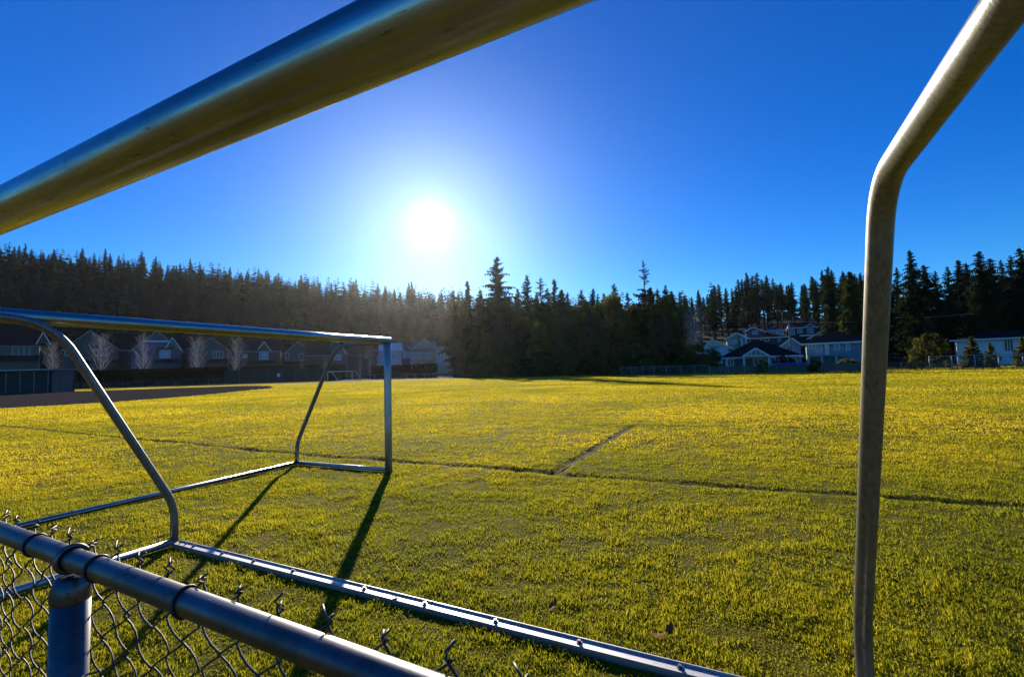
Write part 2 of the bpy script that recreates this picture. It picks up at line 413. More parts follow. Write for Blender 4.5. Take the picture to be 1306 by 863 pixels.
soccer_goal(AFR + ADEP * GD2 - ADIR * GW, AYAW, 'soccer goal frame standing alone on the grass, mouth turned sideways to the fence', channel=False)
# ------------------------------------------------------------------ near chain link fence
FZ = 1.17; FYAW = R_(-28.34)
FO = gnd(92, 712, FZ); FO.z = 0                # foot of the post that shows
fu = Vector((math.cos(FYAW), math.sin(FYAW), 0)); fv = Vector((-fu.y, fu.x, 0))
fence = empty('chain_link_fence', FO, FYAW)
tag(fence, 'galvanised chain link fence with top rail and barbed twists, close in front of the goal', 'fence')
MB().tube([(-6.2, 0, FZ), (-3, 0, FZ), (-1, 0, FZ), (0, 0, FZ), (1, 0, FZ), (3.6, 0, FZ)], .0168, 28).build('top_rail', ZINC, fence)
for x in (-3.05, 0, 3.05):
    post = MB().tube([(x, 0, -.05), (x, 0, .6), (x, 0, FZ - .045)], .0255, 28).build('post', ZINC, fence)
    cp = MB().tube([(x, 0, FZ - .066), (x, 0, FZ - .065), (x, 0, FZ - .046), (x, 0, FZ - .044), (x, 0, FZ - .030), (x, 0, FZ - .026)], [.0258, .0263, .0263, .0258, .022, .016], 28)
    ring = [(x + (.004 if k % 2 else 0) * 0, .0205 * math.cos(t), FZ + .0205 * math.sin(t)) for k, t in enumerate(np.linspace(0, 2 * math.pi, 25)[:-1])]
    cp.tube(ring, .0042, 8, closed=True)
    cp.build('post_cap', ZINC, post)
PITCH = .0405; DIA = .056                       # one zigzag wire every PITCH, hooked into its neighbours
ZB, ZT = .03, FZ + .014
nz = int(round((ZT - ZB) / DIA)) 
def wire_mesh(flip, tip, seed):
    pts = []; s = 1 if not flip else -1
    for k in range(nz * 2 + 1):
        z = ZT - k * DIA / 2
        side = s if k % 2 == 0 else -s
        pts.append((side * PITCH * .5, z, side))
    path = []
    for i in range(len(pts) - 1):
        (x0, z0, s0), (x1, z1, s1) = pts[i], pts[i + 1]
        for t in (0., .12, .35, .65, .88):
            sm = t * t * (3 - 2 * t) * .12 + t * .88
            x = x0 + (x1 - x0) * sm
            bow = math.sin(math.pi * t)
            y = .0215 + .0042 * (bow * (1 if i % 2 else -1))
            path.append((x * 1.06, y, z0 + (z1 - z0) * (t * .8 + .2 * sm)))
    path.append((pts[-1][0], .0215, pts[-1][1]))
    # bent, uneven end at the top
    x0, y0, z0 = path[0]; rr = random.Random(seed)
    head = [(x0 - s * .007, y0 + .004, z0 + .012), (x0 - s * .001, y0 - .003, z0 + .007), (x0 + s * .0025, y0 + .003, z0 + .003)]
    head = [(x0 + (hx - x0) * tip * rr.uniform(.6, 1.5), y0 + (hy - y0) * rr.uniform(.5, 1.6), z0 + (hz - z0) * tip * rr.uniform(.7, 1.3)) for hx, hy, hz in head]
    m = MB().tube(head + path, .00155, 6)
    pass
    return m.mesh('wire')
wm = [wire_mesh(k % 2 == 1, .7 + .25 * (k // 2), k) for k in range(8)]
nwire = int((6.0 + 3.4) / PITCH)
for i in range(nwire):
    x = -6.0 + i * PITCH
    o = link_mesh('wire', wm[i % 2 + 2 * random.randrange(4)], WIRE, fence); o.location = (x, random.uniform(-.001, .001), random.uniform(-.002, .002))
    o.rotation_euler = (random.uniform(-.004, .004), random.uniform(-.002, .002), 0)
for x in (-1.9, -1.45, -.95, -.50, -.155, .085, .335, .80, 1.3):     # tie wires round the rail
    ring = []
    for k, t in enumerate(np.linspace(-.3, 2 * math.pi + .25, 30)):
        rr = .0186
        ring.append((x + .0028 * t, rr * math.cos(t), FZ + rr * math.sin(t)))
    ring = [(x - .02, .025, FZ - .020), (x - .008, .024, FZ - .012)] + ring + [(x + .034, .026, FZ - .004), (x + .048, .025, FZ - .012)]
    MB().tube(ring, .0018, 7).build('tie_wire', WIRE, fence)
for x, z in ((0, FZ - .19), (0, FZ - .52), (0, .3)):
    ring = [(x + .0278 * math.sin(t), -.0278 * math.cos(t), z + .006 * math.sin(t)) for t in np.linspace(-2.2, 2.2, 18)]
    ring = [(x - .035, .034, z - .01)] + ring + [(x + .04, .032, z + .008)]
    MB().tube(ring, .0018, 7).build('tie_wire', WIRE, fence)

# ------------------------------------------------------------------ houses
SHINGLE = simple('dark_roof_shingles', (.012, .011, .013), (.028, .026, .028), .95, 3, vscale=(1, 1, 6), bump=.3, spec=.03)
SHINGLE_B = simple('slate_blue_roof_shingles', (.05, .065, .085), (.09, .11, .14), .9, 3, vscale=(1, 1, 6), spec=.05)
WHITE = simple('white_trim_paint', (.62, .62, .62), (.78, .78, .77), .6, 2)
GLASS = simple('window_glass', (.15, .27, .42), (.28, .42, .56), .15, .6, spec=.2)  # blue of the reflected sky put into the base colour
GLASS_D = simple('dark_window_glass', (.02, .03, .04), (.06, .08, .10), .12, .6, spec=.25)
def siding(name, c):
    m, nt, N, L, B = nmat(name)
    f = noise_node(N, L, 1.5, 4); L.new(ramp(N, L, f, [(.3, tuple(x * .82 for x in c)), (.7, c)]), B.inputs['Base Color'])
    tc = N.new('ShaderNodeTexCoord'); w = N.new('ShaderNodeTexWave'); w.bands_direction = 'Z'; w.wave_profile = 'SAW'; w.inputs['Scale'].default_value = 1.6
    L.new(tc.outputs['Object'], w.inputs[0]); b = N.new('ShaderNodeBump'); b.inputs['Strength'].default_value = .5; b.inputs['Distance'].default_value = .02
    L.new(w.outputs['Fac'], b.inputs['Height']); L.new(b.outputs[0], B.inputs['Normal']); B.inputs['Roughness'].default_value = .75
    return m
S_MAUVE = siding('mauve_siding', (0.115, 0.092, 0.088)); S_BLUE = siding('blue_grey_siding', (0.092, 0.108, 0.162)); S_TAN = siding('tan_siding', (0.412, 0.343, 0.252))
S_GREY = siding('grey_green_siding', (0.121, 0.132, 0.121)); S_WHITE = siding('white_siding', (0.800, 0.800, 0.800)); S_BROWN = siding('brown_siding', (0.088, 0.061, 0.047))
S_PALE = siding('pale_grey_siding', (0.468, 0.468, 0.491)); S_TEAL = siding('teal_grey_siding', (0.188, 0.280, 0.316)); S_RED = siding('red_brown_siding', (0.088, 0.033, 0.025))
CONC = simple('concrete', (.10, .10, .092), (.17, .165, .15), .9, 3, bump=.2)
WOOD = simple('weathered_wood', (.09, .07, .055), (.17, .14, .11), .9, 4, vscale=(6, 6, 1))
HOUSES = []
TRIM_B = simple('weathered_trim_paint', (.22, .20, .19), (.34, .31, .29), .7, 2)
def house(label, Y, pl, pr, py_eave, py_top, roof='gable', siding=S_MAUVE, depth=9.0, roofm=SHINGLE, windows=(), extra=None, name='house',
          over=.45, trim=None, apex=None, base=None, glass=GLASS, lift=0.0):
    """pl..pr, py_eave, py_top: photo extents of the front wall plane, which stands at forward distance Y"""
    if trim is None: trim = TRIM_B if Y > 140 else WHITE
    O = at((pl + pr) / 2, py_eave, Y); yaw = -math.atan2(O.x, O.y) * .9    # the fronts look across the field
    tx = Vector((math.cos(yaw), math.sin(yaw), 0)); nv = Vector((-math.sin(yaw), math.cos(yaw), 0))
    def loc(px, py, yy=None):
        d = AF * FPX + AX * (px - PW / 2) - AU * (py - PH / 2); c0 = Vector((0, 0, CAMH))
        P = c0 + d * ((O - c0).dot(nv) / d.dot(nv)); return Vector(((P - O).dot(tx), 0, P.z))
    a, b = loc(pl, py_eave), loc(pr, py_eave); w = (b.x - a.x) / 2; O = O + tx * ((a.x + b.x) / 2)
    cx = O.x; zg = float(height(O.x, O.y)) + lift
    lo = min(float(height(*(O + tx * (sx * w) + nv * yy)[:2])) for sx in (-1, 1) for yy in (0, depth)) - zg - .4
    h = empty(name, (O.x, O.y, zg), yaw); tag(h, label, 'house', None); HOUSES.append(h)
    Lc = lambda px, py, yy=None: loc(px, py) - Vector((0, 0, zg))
    ze = (a.z + b.z) / 2 - zg; zt = Lc((pl + pr) / 2 if apex is None else apex, py_top).z
    ax = 0.0 if apex is None else Lc(apex, py_top).x
    ze = max(ze, 2.2); rise = max(zt - ze, .8); th = .22
    if roof == 'gable':                      # gable end towards the field
        MB().prism([(-w, lo), (w, lo), (w, ze), (ax, ze + rise), (-w, ze)], 'y', 0, depth).build('wall', siding, h)
        r = MB()
        for sgn in (-1, 1):
            ex, dx = sgn * w, sgn * w - ax; k = (abs(dx) + over) / abs(dx)
            ox, oz = ax + dx * k, ze + rise - rise * k
            r.prism([(ax, ze + rise + .012), (ox, oz + .012), (ox, oz + th), (ax, ze + rise + th + .03)][::sgn], 'y', -over, depth + over)
        ro = r.build('roof', roofm, h)
        for sgn in (-1, 1):
            dx = sgn * w - ax; k = (abs(dx) + over) / abs(dx)
            MB().bar((ax, -over - .05, ze + rise + .06), (ax + dx * k, -over - .05, ze + rise - rise * k + .06), .08, .34, up=(0, -1, 0) if False else (0, 0, 1)).build('fascia', trim, ro)
    elif roof == 'side':                     # ridge along the street
        MB().prism([(0, lo), (depth, lo), (depth, ze), (depth / 2, ze + rise), (0, ze)], 'x', -w, w).build('wall', siding, h)
        r = MB(); k = 1 + over / (depth / 2)
        for sgn in (-1, 1):
            c = depth / 2; oy, oz = c + sgn * c * k, ze + rise - rise * k
            r.prism([(c, ze + rise + .012), (oy, oz + .012), (oy, oz + th), (c, ze + rise + th + .03)], 'x', -w - over, w + over)
        ro = r.build('roof', roofm, h)
        MB().box(-w - over, -over - .08, ze - rise * over / (depth / 2) - .08, w + over, -over - .01, ze - rise * over / (depth / 2) + .2).build('fascia', trim, ro)
    else:                                    # hip
        MB().box(-w, 0, lo, w, depth, ze).build('wall', siding, h)
        i = min(w, depth / 2) * .98; o = over; r = MB()
        A = [(-w - o, -o, ze), (w + o, -o, ze), (w + o, depth + o, ze), (-w - o, depth + o, ze)]
        rx = max(w - i, .05); T = [(-rx + ax, depth / 2, ze + rise), (rx + ax, depth / 2, ze + rise)]
        for q in ([A[0], A[1], T[1], T[0]], [A[1], A[2], T[1]], [A[2], A[3], T[0], T[1]], [A[3], A[0], T[0]], A[::-1]): r.quadface([(x, y, z + .02) for x, y, z in q])
        ro = r.build('roof', roofm, h)
        MB().box(-w - o, -o - .07, ze - .16, w + o, -o - .005, ze + .1).build('fascia', trim, ro)
    for wd in windows: window(h, wd, Lc, glass)
    if extra: extra(h, Y, cx, zg, Lc)
    return h
def window(h, wd, Lc, glass=GLASS, y=0.0):
    (p0, q0, p1, q1), nm = wd[:4], (wd[4] if len(wd) > 4 else 2)
    a, b = Lc(p0, q1), Lc(p1, q0)
    x0, x1, z0, z1 = a.x, b.x, a.z, b.z
    t = .11; f = MB()
    f.box(x0 - t, y - .07, z1, x1 + t, y + .02, z1 + t).box(x0 - t, y - .09, z0 - t, x1 + t, y + .02, z0).box(x0 - t, y - .07, z0, x0, y + .02, z1).box(x1, y - .07, z0, x1 + t, y + .02, z1)
    for k in range(1, nm):
        xm = x0 + (x1 - x0) * k / nm; f.box(xm - .045, y - .06, z0, xm + .045, y + .02, z1)
    fo = f.build('window', WHITE, h)
    for k in range(nm):
        MB().box(x0 + (x1 - x0) * k / nm + .02, y - .025, z0, x0 + (x1 - x0) * (k + 1) / nm - .02, y + .01, z1).build('pane', glass, fo)
def shed(h, c0, c1, out, drop, mat=SHINGLE, name='porch_roof'):
    """sloping roof on the front wall from c0 to c1 (local x, z of its top edge)"""
    (x0, _, z0), (x1, _, z1) = c0, c1
    MB().prism([(-.01, z0), (-out, z0 - drop), (-out, z0 - drop - .16), (-.01, z0 - .16)], 'x', x0, x1).build(name, mat, h)
def small_gable(h, pa, pL, pR, siding, Lc, y0=-.6, y1=2.2, name='dormer', lattice=False):
    a, l, r = Lc(*pa), Lc(*pL), Lc(*pR)
    d = MB().prism([(l.x, l.z), (r.x, r.z), (a.x, a.z)], 'y', y0, y1).build(name, siding, h)
    rf = MB()
    for e in (l, r):
        dv = Vector((e.x - a.x, 0, e.z - a.z)); k = 1.12
        o = (a.x + dv.x * k, a.z + dv.z * k)
        rf.prism([(a.x, a.z + .02), (o[0], o[1] + .02), (o[0], o[1] + .2), (a.x, a.z + .24)], 'y', y0 - .25, y1)
    rf.build('dormer_roof', SHINGLE, d)
    for e in (l, r):
        MB().bar((a.x, y0 - .30, a.z + .08), (a.x + (e.x - a.x) * 1.12, y0 - .30, a.z + (e.z - a.z) * 1.12 + .08), .07, .26).build('fascia', WHITE, d)
    if lattice:
        MB().bar((l.x, y0 - .06, l.z + .1), (r.x, y0 - .06, r.z + .1), .07, .2).build('truss_bar', WHITE, d)
        for t in (.32, .5, .68):
            x = l.x + (r.x - l.x) * t; zt = a.z - abs(x - a.x) / ((r.x - l.x) / 2) * (a.z - l.z)
            MB().bar((x, y0 - .06, l.z + .2), (x, y0 - .06, zt), .07, .14).build('truss_bar', WHITE, d)
    return d

def ex1(h, Y, cx, zg, Lc):
    shed(h, Lc(-60, 453), Lc(50, 453), 2.6, 1.5)
    small_gable(h, (55, 424), (47, 438), (64, 438), S_BROWN, Lc, -.3, 4)
house('dark two storey house with hipped roof and triple window behind the dugout', 149, -62, 50, 441, 405, 'hip', S_GREY, 12, windows=[(16, 442, 38, 452, 3), (-40, 442, -18, 452, 3)], extra=ex1, glass=GLASS_D)
def ex2(h, Y, cx, zg, Lc):
    shed(h, Lc(92, 459), Lc(150, 459), 2.0, .9)
    MB().box(Lc(128, 466).x, -2.2, Lc(128, 468).z, Lc(151, 466).x, -.05, Lc(128, 466).z).build('deck', WOOD, h)
house('mauve gabled house with wide white rakes behind two pale birches', 151, 80, 152, 446, 422, 'gable', S_MAUVE, 11, apex=115, windows=[(83, 446, 90, 453, 2), (119, 446, 136, 453, 3)], extra=ex2, glass=GLASS_D)
def ex3(h, Y, cx, zg, Lc):
    shed(h, Lc(200, 443), Lc(221, 443), .9, .5, S_RED, 'window_hood'); shed(h, Lc(196, 458), Lc(231, 458), 1.8, .9, SHINGLE)
    MB().box(Lc(181, 434).x, -.08, Lc(190, 436).z, Lc(219, 434).x, -.004, Lc(190, 434).z).build('belly_band', WHITE, h)
    small_gable(h, (220, 431), (212, 443), (232, 447), S_BLUE, Lc, -.2, 5)
house('blue grey gabled house with bright blue window under a red brown hood', 153, 168, 231, 447, 422, 'gable', S_BLUE, 12, apex=200, windows=[(204, 446, 217, 456, 3)], extra=ex3)
house('low dark roofed house wing squeezed between two gables', 158, 146, 176, 445, 424, 'side', S_BROWN, 10)
house('dark brown roofed house between the blue gable and the birches', 160, 226, 248, 448, 428, 'side', S_BROWN, 10)
def ex4(h, Y, cx, zg, Lc): shed(h, Lc(262, 458), Lc(291, 458), 1.9, .9)
house('mauve gabled house with a dark three pane window between two birches', 156, 241, 290, 446, 431, 'gable', S_MAUVE, 12, apex=270, windows=[(272, 448, 284, 456, 3)], extra=ex4, glass=GLASS_D)
def ex5(h, Y, cx, zg, Lc):
    small_gable(h, (337, 436), (330, 445), (345, 447), S_BROWN, Lc, -.4, 4); shed(h, Lc(313, 460), Lc(352, 460), 1.6, .8)
house('brown house with a long dark roof and one small dormer', 164, 300, 358, 447, 430, 'side', S_BROWN, 12, windows=[(331, 449, 342, 458, 3), (310, 452, 315, 456, 1)], extra=ex5)
def ex6(h, Y, cx, zg, Lc): shed(h, Lc(362, 461), Lc(398, 461), 1.6, .8)
house('violet gabled house with two windows behind the green fence', 168, 362, 399, 451, 435.5, 'gable', S_MAUVE, 11, apex=380.5, windows=[(365, 450, 368, 457, 1), (382, 451, 391, 459, 2)], extra=ex6, glass=GLASS_D)
def ex7(h, Y, cx, zg, Lc): small_gable(h, (436, 441), (429, 449), (441, 451), S_GREY, Lc, -.8, 4)
house('grey green gabled house seen past the slanting goal stay', 172, 407, 443, 450, 433, 'gable', S_GREY, 11, apex=427, windows=[(409, 450, 412, 456, 1), (427, 452, 435, 459, 2)], extra=ex7)
house('dark roofed house behind the grey green gable', 165, 390, 420, 452, 436, 'side', S_BROWN, 9)
def ex8(h, Y, cx, zg, Lc):
    MB().box(Lc(480, 465).x, -2, Lc(480, 466).z, Lc(494, 465).x, -.05, Lc(480, 464.5).z).build('porch', WHITE, h)
house('brown house whose pale metal roof catches the sun', 177, 444, 481, 452, 438, 'side', S_BROWN, 10, windows=[(466, 451, 469, 456, 1)])
house('pale blue house with a white porch beside the goal post', 181, 478, 512, 447, 437, 'side', S_PALE, 10, windows=[(485, 453, 489, 458, 1), (500, 452, 504, 457, 1)], extra=ex8, roofm=simple('pale_metal_roof', (.5, .5, .5), (.7, .7, .69), .35, 2, metallic=.6))
house('narrow blue gabled house with a white corner board', 185, 511, 526, 450, 439, 'gable', S_BLUE, 11, windows=[(514, 448, 517, 456, 1), (519, 449, 522, 456, 1)])
def ex10(h, Y, cx, zg, Lc):
    small_gable(h, (541, 432), (527, 444), (557, 444), S_TAN, Lc, 1.5, 6); shed(h, Lc(524, 458), Lc(552, 458), 1.8, .6, S_TAN)
house('wide tan house with a blue slate roof and rows of small windows', 185, 523, 555, 447, 436, 'side', S_TAN, 10, roofm=SHINGLE_B, windows=[(525, 450, 529, 456, 1), (533, 450, 537, 456, 1), (543, 450, 548, 456, 2), (527, 461, 532, 465, 1), (538, 461, 543, 465, 1)], extra=ex10)
house('tan house end with a white framed gable beside the dark wood', 183, 554, 580, 446, 438, 'gable', S_TAN, 11, apex=566, windows=[(558, 448, 566, 458, 2), (557, 460, 568, 464, 3), (571, 457, 578, 463, 1)])
house('small pale house glimpsed through the trees with a white lattice window', 125, 772, 800, 447, 436, 'gable', S_PALE, 8, windows=[(784, 448, 792, 460, 2)])

# right-hand terrace of houses
def exr1(h, Y, cx, zg, Lc): shed(h, Lc(888, 449), Lc(906, 447), 3.0, 1.6, S_WHITE, 'porch_roof')
house('bluish white gabled house with two small dark windows', 98, 896, 930, 444, 433.5, 'gable', S_WHITE, 9, apex=908, windows=[(911, 441, 913, 444, 1), (915, 441, 917, 444, 1), (929, 443, 935, 448, 1)], extra=exr1, glass=GLASS_D, roofm=SHINGLE_B)
def exr2(h, Y, cx, zg, Lc):
    MB().box(Lc(946, 440).x, -1.4, -.5, Lc(951.5, 440).x, -.05, Lc(946, 431).z).build('bay', S_TEAL, h)
    for px in (945.6, 951.6): MB().box(Lc(px, 440).x - .12, -1.5, -.5, Lc(px, 440).x + .12, -1.38, Lc(946, 431).z).build('corner_board', WHITE, h)
house('tan gabled house with white rakes and a teal bay column', 103, 927, 952, 431.5, 425, 'gable', S_TAN, 9, windows=[(930, 434, 940, 438, 2)], extra=exr2)
def exr3(h, Y, cx, zg, Lc):
    small_gable(h, (963, 445), (948, 454.5), (980, 454.5), S_TEAL, Lc, -2.0, 3.5, 'porch_gable', True)
    for px in (948.5, 979.5, 990): MB().box(Lc(px, 460).x - .14, -2.0, -.3, Lc(px, 460).x + .14, -1.72, Lc(px, 455).z).build('column', WHITE if px < 985 else S_BROWN, h)
    MB().box(Lc(925, 460).x, -.1, 0, Lc(928.5, 460).x, -.01, Lc(925, 457.5).z).build('door', WHITE, h)
house('low front house with a broad dark hip roof and lattice porch gable', 80, 921, 1019, 455, 433, 'hip', S_GREY, 10, over=.6, windows=[(929, 458, 935, 466, 2), (962, 457, 966, 465, 1), (968, 457, 975, 465, 2), (984, 457, 988, 464, 1), (993, 456, 1004, 463, 2), (1008, 457, 1016, 463, 2)], extra=exr3, glass=GLASS_D)
house('brown house with a hipped roof rising behind the low front house', 108, 957, 1003, 430.5, 422, 'hip', S_BROWN, 9, windows=[(971, 431.5, 980, 435, 2), (993, 432, 995, 435, 1)], glass=GLASS_D)
house('blue house with a small window tucked under the wood', 128, 951, 970, 422, 417.5, 'gable', S_BLUE, 8, windows=[(960, 422, 966, 426, 2)], roofm=SHINGLE_B)
house('pale blue hipped house high on the slope with wide lit windows', 130, 975, 1000, 421.5, 415.5, 'hip', S_WHITE, 9, windows=[(977, 422, 990, 427, 2), (992, 421, 999, 426, 2)], roofm=SHINGLE_B)
def exr6(h, Y, cx, zg, Lc): small_gable(h, (1033, 413.5), (1025, 418), (1041, 418), S_RED, Lc, -.5, 4)
house('red brown house high on the slope with two pale windows', 128, 1003, 1042, 417.5, 410.5, 'side', S_RED, 9, windows=[(1009, 419, 1013, 427, 1), (1017.5, 420, 1023, 424.5, 1), (1030, 419, 1037, 424.5, 2)], extra=exr6)
house('small pale gabled house beside the utility pole', 95, 997, 1021, 440, 431.5, 'gable', S_PALE, 9, apex=1009, windows=[(1005, 441, 1010, 448, 2)], glass=GLASS_D)
def exr8(h, Y, cx, zg, Lc): MB().box(Lc(1020, 428).x, -.35, Lc(1020, 429).z, Lc(1058, 428).x, -.05, Lc(1020, 427.2).z).build('balcony_rail', WHITE, h)
house('dark gabled house with thin white rakes above the deck house', 104, 1033, 1068, 430, 420.5, 'gable', S_BROWN, 8, apex=1052, extra=exr8)
def exr9(h, Y, cx, zg, Lc):
    x0, x1 = Lc(1030, 452).x, Lc(1074, 452).x; zd = Lc(1050, 452.5).z; out = 2.6
    MB().box(x0, -out, zd - .3, x1, -.02, zd).build('deck', S_TEAL, h)
    for px in (1031, 1047.5, 1065.5): MB().box(Lc(px, 460).x - .16, -out + .02, -.4, Lc(px, 460).x + .16, -out + .34, zd - .3).build('deck_post', S_PALE, h)
    rl = MB().box(x0, -out + .02, zd + .95, x1, -out + .12, zd + 1.05).build('deck_rail', S_PALE, h)
    n = 26
    for k in range(n + 1):
        x = x0 + .04 + (x1 - x0 - .08) * k / n; MB().box(x - .02, -out + .04, zd, x + .02, -out + .09, zd + .95).build('baluster', S_PALE, rl)
    xs, xe = Lc(1074, 452).x, Lc(1090, 464).x; ns = 13
    st = MB()
    for e in (-out + .1, -out + 1.1): st.bar((xs, e, zd - .12), (xe, e, .25), .06, .3)
    so = st.build('stair_stringer', S_TEAL, h)
    for k in range(ns):
        t = (k + .5) / ns; x = xs + (xe - xs) * t; z = zd + (.3 - zd) * t; MB().box(x - .14, -out + .13, z - .04, x + .14, -out + 1.07, z).build('stair_tread', S_TEAL, so)
    MB().bar((xs, -out + .1, zd + .9), (xe, -out + .1, 1.2), .07, .1).build('stair_rail', S_PALE, h)
    MB().box(Lc(1051.5, 440).x, -.1, zd + .02, Lc(1057, 440).x, -.01, Lc(1052, 438).z).build('door', WHITE, h)
house('wide dark roofed house with a raised teal deck and outdoor stair', 79, 1028, 1108, 437, 419, 'hip', S_TEAL, 10, over=.7, windows=[(1031.5, 439, 1036, 445, 1), (1041, 438, 1047, 448, 1), (1053, 439, 1056, 443, 1), (1065, 437.5, 1070, 446, 1), (1080, 437, 1083, 446, 1)], extra=exr9)
house('long white house with a low dark roof behind the young conifers', 80, 1219, 1345, 431.5, 419, 'hip', S_WHITE, 9, over=.9, windows=[(1282, 433, 1291, 447, 3), (1312, 434, 1322, 446, 2)], glass=GLASS_D)

# ------------------------------------------------------------------ dugout, hedge, far fences, far goal
FENCEGREEN = None
def mesh_sheet(name, col, cover, scale=9):
    """wire too fine and far to tell apart: a thin screen that lets part of the light through"""
    m, nt, N, L, B = nmat(name); tc = N.new('ShaderNodeTexCoord')
    f = noise_node(N, L, scale, 2)
    L.new(ramp(N, L, f, [(.3, tuple(c * .7 for c in col)), (.7, col)]), B.inputs['Base Color']); B.inputs['Roughness'].default_value = .7
    B.inputs['Alpha'].default_value = cover
    return m
CHAIN = mesh_sheet('far_chain_link', (.22, .23, .24), .16); SCREEN = mesh_sheet('green_windscreen', (.012, .034, .024), .88); CHAIN_D = mesh_sheet('dugout_chain_link', (.05, .055, .055), .45)
POSTM = simple('fence_post_zinc', (.30, .31, .32), (.45, .46, .47), .5, 4, metallic=.3)
POSTD = simple('dark_fence_post', (.06, .07, .07), (.12, .13, .13), .6, 4)
def far_fence(pts, h, step, label, mat, postm=POSTM, r=.035, name='chain_link_fence', rail=True, panelname='mesh_panel'):
    o0 = Vector((pts[0][0], pts[0][1], float(height(*pts[0])))); f = empty(name, o0); tag(f, label, 'fence')
    P = []
    for (ax, ay), (bx, by) in zip(pts[:-1], pts[1:]):
        n = max(1, round(math.hypot(bx - ax, by - ay) / step)); P += [(ax + (bx - ax) * i / n, ay + (by - ay) * i / n) for i in range(n)]
    P.append(pts[-1]); Q = [Vector((x, y, float(height(x, y)))) - o0 for x, y in P]
    pm = MB().tube([(0, 0, -.1), (0, 0, h + .04)], r, 8).mesh('post')
    for q in Q: o = link_mesh('post', pm, postm, f); o.location = q
    for a, b in zip(Q[:-1], Q[1:]):
        MB().quadface([a + Vector((0, 0, .03)), b + Vector((0, 0, .03)), b + Vector((0, 0, h)), a + Vector((0, 0, h))]).build(panelname, mat, f)
        if rail: MB().tube([a + Vector((0, 0, h)), b + Vector((0, 0, h))], r * .75, 6).build('top_rail', postm, f)
    return f
def gp(px, Y): p = at(px, 470, Y); return (p.x, Y)
far_fence([gp(84, 104), gp(180, 107), gp(287, 111)], 1.35, 3.6, 'low dark chain link fence along the strip before the hedge', CHAIN_D, POSTD)
far_fence([gp(287, 111), gp(360, 114), gp(436, 119)], 3.3, 3.0, 'tall green screened fence behind the gravel infield', SCREEN, POSTD, .05, panelname='screen_panel')
far_fence([gp(436, 121), gp(520, 120), gp(590, 103)], 1.2, 4.0, 'low rail fence behind the small far goal', CHAIN_D, POSTM)
far_fence([gp(792, 83), gp(850, 75), gp(905, 70)], 1.35, 2.6, 'grey chain link fence below the bare pale tree', CHAIN, POSTM)
far_fence([gp(1186, 56.5), gp(1306, 53.3), gp(1420, 50)], 1.65, 2.35, 'chain link fence with pale posts before the long white house', CHAIN, POSTM, .04)
far_fence([gp(1110, 59.5), gp(1150, 57.8), gp(1186, 56.6)], 1.0, 2.4, 'short low chain link fence below the yellow green shrubs', CHAIN_D, POSTD)
def picket(pts, h, label):
    """board fence: every plank its own piece"""
    o0 = Vector((pts[0][0], pts[0][1], float(height(*pts[0])))); f = empty('board_fence', o0); tag(f, label, 'fence')
    pl = MB().box(-.14, -.012, .05, .14, .012, h).mesh('plank'); pm = MB().box(-.06, .015, -.2, .06, .12, h + .08).mesh('post')
    for (ax, ay), (bx, by) in zip(pts[:-1], pts[1:]):
        L_ = math.hypot(bx - ax, by - ay); n = int(L_ / .31); rz = math.atan2(by - ay, bx - ax)
        for i in range(n):
            t = (i + .5) / n; x, y = ax + (bx - ax) * t, ay + (by - ay) * t
            o = link_mesh('plank', pl, WOOD, f); o.location = Vector((x, y, float(height(x, y)) + random.uniform(-.03, .03))) - o0; o.rotation_euler.z = rz
            if i % 8 == 0: o = link_mesh('post', pm, WOOD, f); o.location = Vector((x, y, float(height(x, y)))) - o0; o.rotation_euler.z = rz
picket([gp(903, 71), gp(1000, 65), gp(1108, 60)], 1.05, 'low weathered board fence in front of the terrace of houses')

# dugout at the ball diamond
def dugout():
    a = gnd(70, 500); Y = 72.0; x1 = at(70, 490, Y).x; zt = at(40, 471, Y).z
    d = empty('dugout', (x1, Y, 0)); tag(d, 'flat roofed dugout with chain link front and concrete end wall', 'dugout')
    Lw = 16.0
    MB().box(-Lw, -1.0, zt - .16, .35, 3.4, zt).build('roof', simple('blue_grey_roof_edge', (.20, .24, .30), (.30, .34, .40), .35, 2, metallic=.5), d)
    MB().box(-Lw, 3.0, -.1, -.005, 3.3, zt - .165).build('back_wall', simple('dark_block_wall', (.035, .038, .036), (.06, .062, .06), .9, 2), d)
    MB().box(-.9, .4, -.1, 0, 2.99, zt - .165).build('end_wall', CONC, d)
    for k in range(8):
        x = -.95 - k * 2.15
        MB().tube([(x, -.1, -.1), (x, -.1, zt - .165)], .05, 8).build('post', POSTM, d)
        if k < 7: MB().quadface([(x, -.1, .03), (x - 2.15, -.1, .03), (x - 2.15, -.1, zt - .2), (x, -.1, zt - .2)]).build('mesh_panel', CHAIN_D, d)
    MB().box(-Lw, 2.3, .42, -1.2, 2.75, .48).box(-Lw, 2.4, -.1, -Lw + .1, 2.7, .42).box(-1.4, 2.4, -.1, -1.3, 2.7, .42).build('bench', WOOD, d)
dugout()
# utility cabinet by the low fence
cb = empty('utility_cabinet', (at(86, 490, 100).x, 100, 0)); tag(cb, 'small grey box on a post at the end of the low dark fence', 'cabinet')
MB().tube([(0, 0, -.05), (0, 0, 2.0)], .16, 10).build('post', POSTM, cb); MB().box(.35, -.25, .75, 1.0, .15, 1.7).box(.1, -.05, 1.1, .36, .05, 1.2).build('box', simple('pale_box', (.3, .32, .36), (.42, .44, .48), .5, 3), cb)
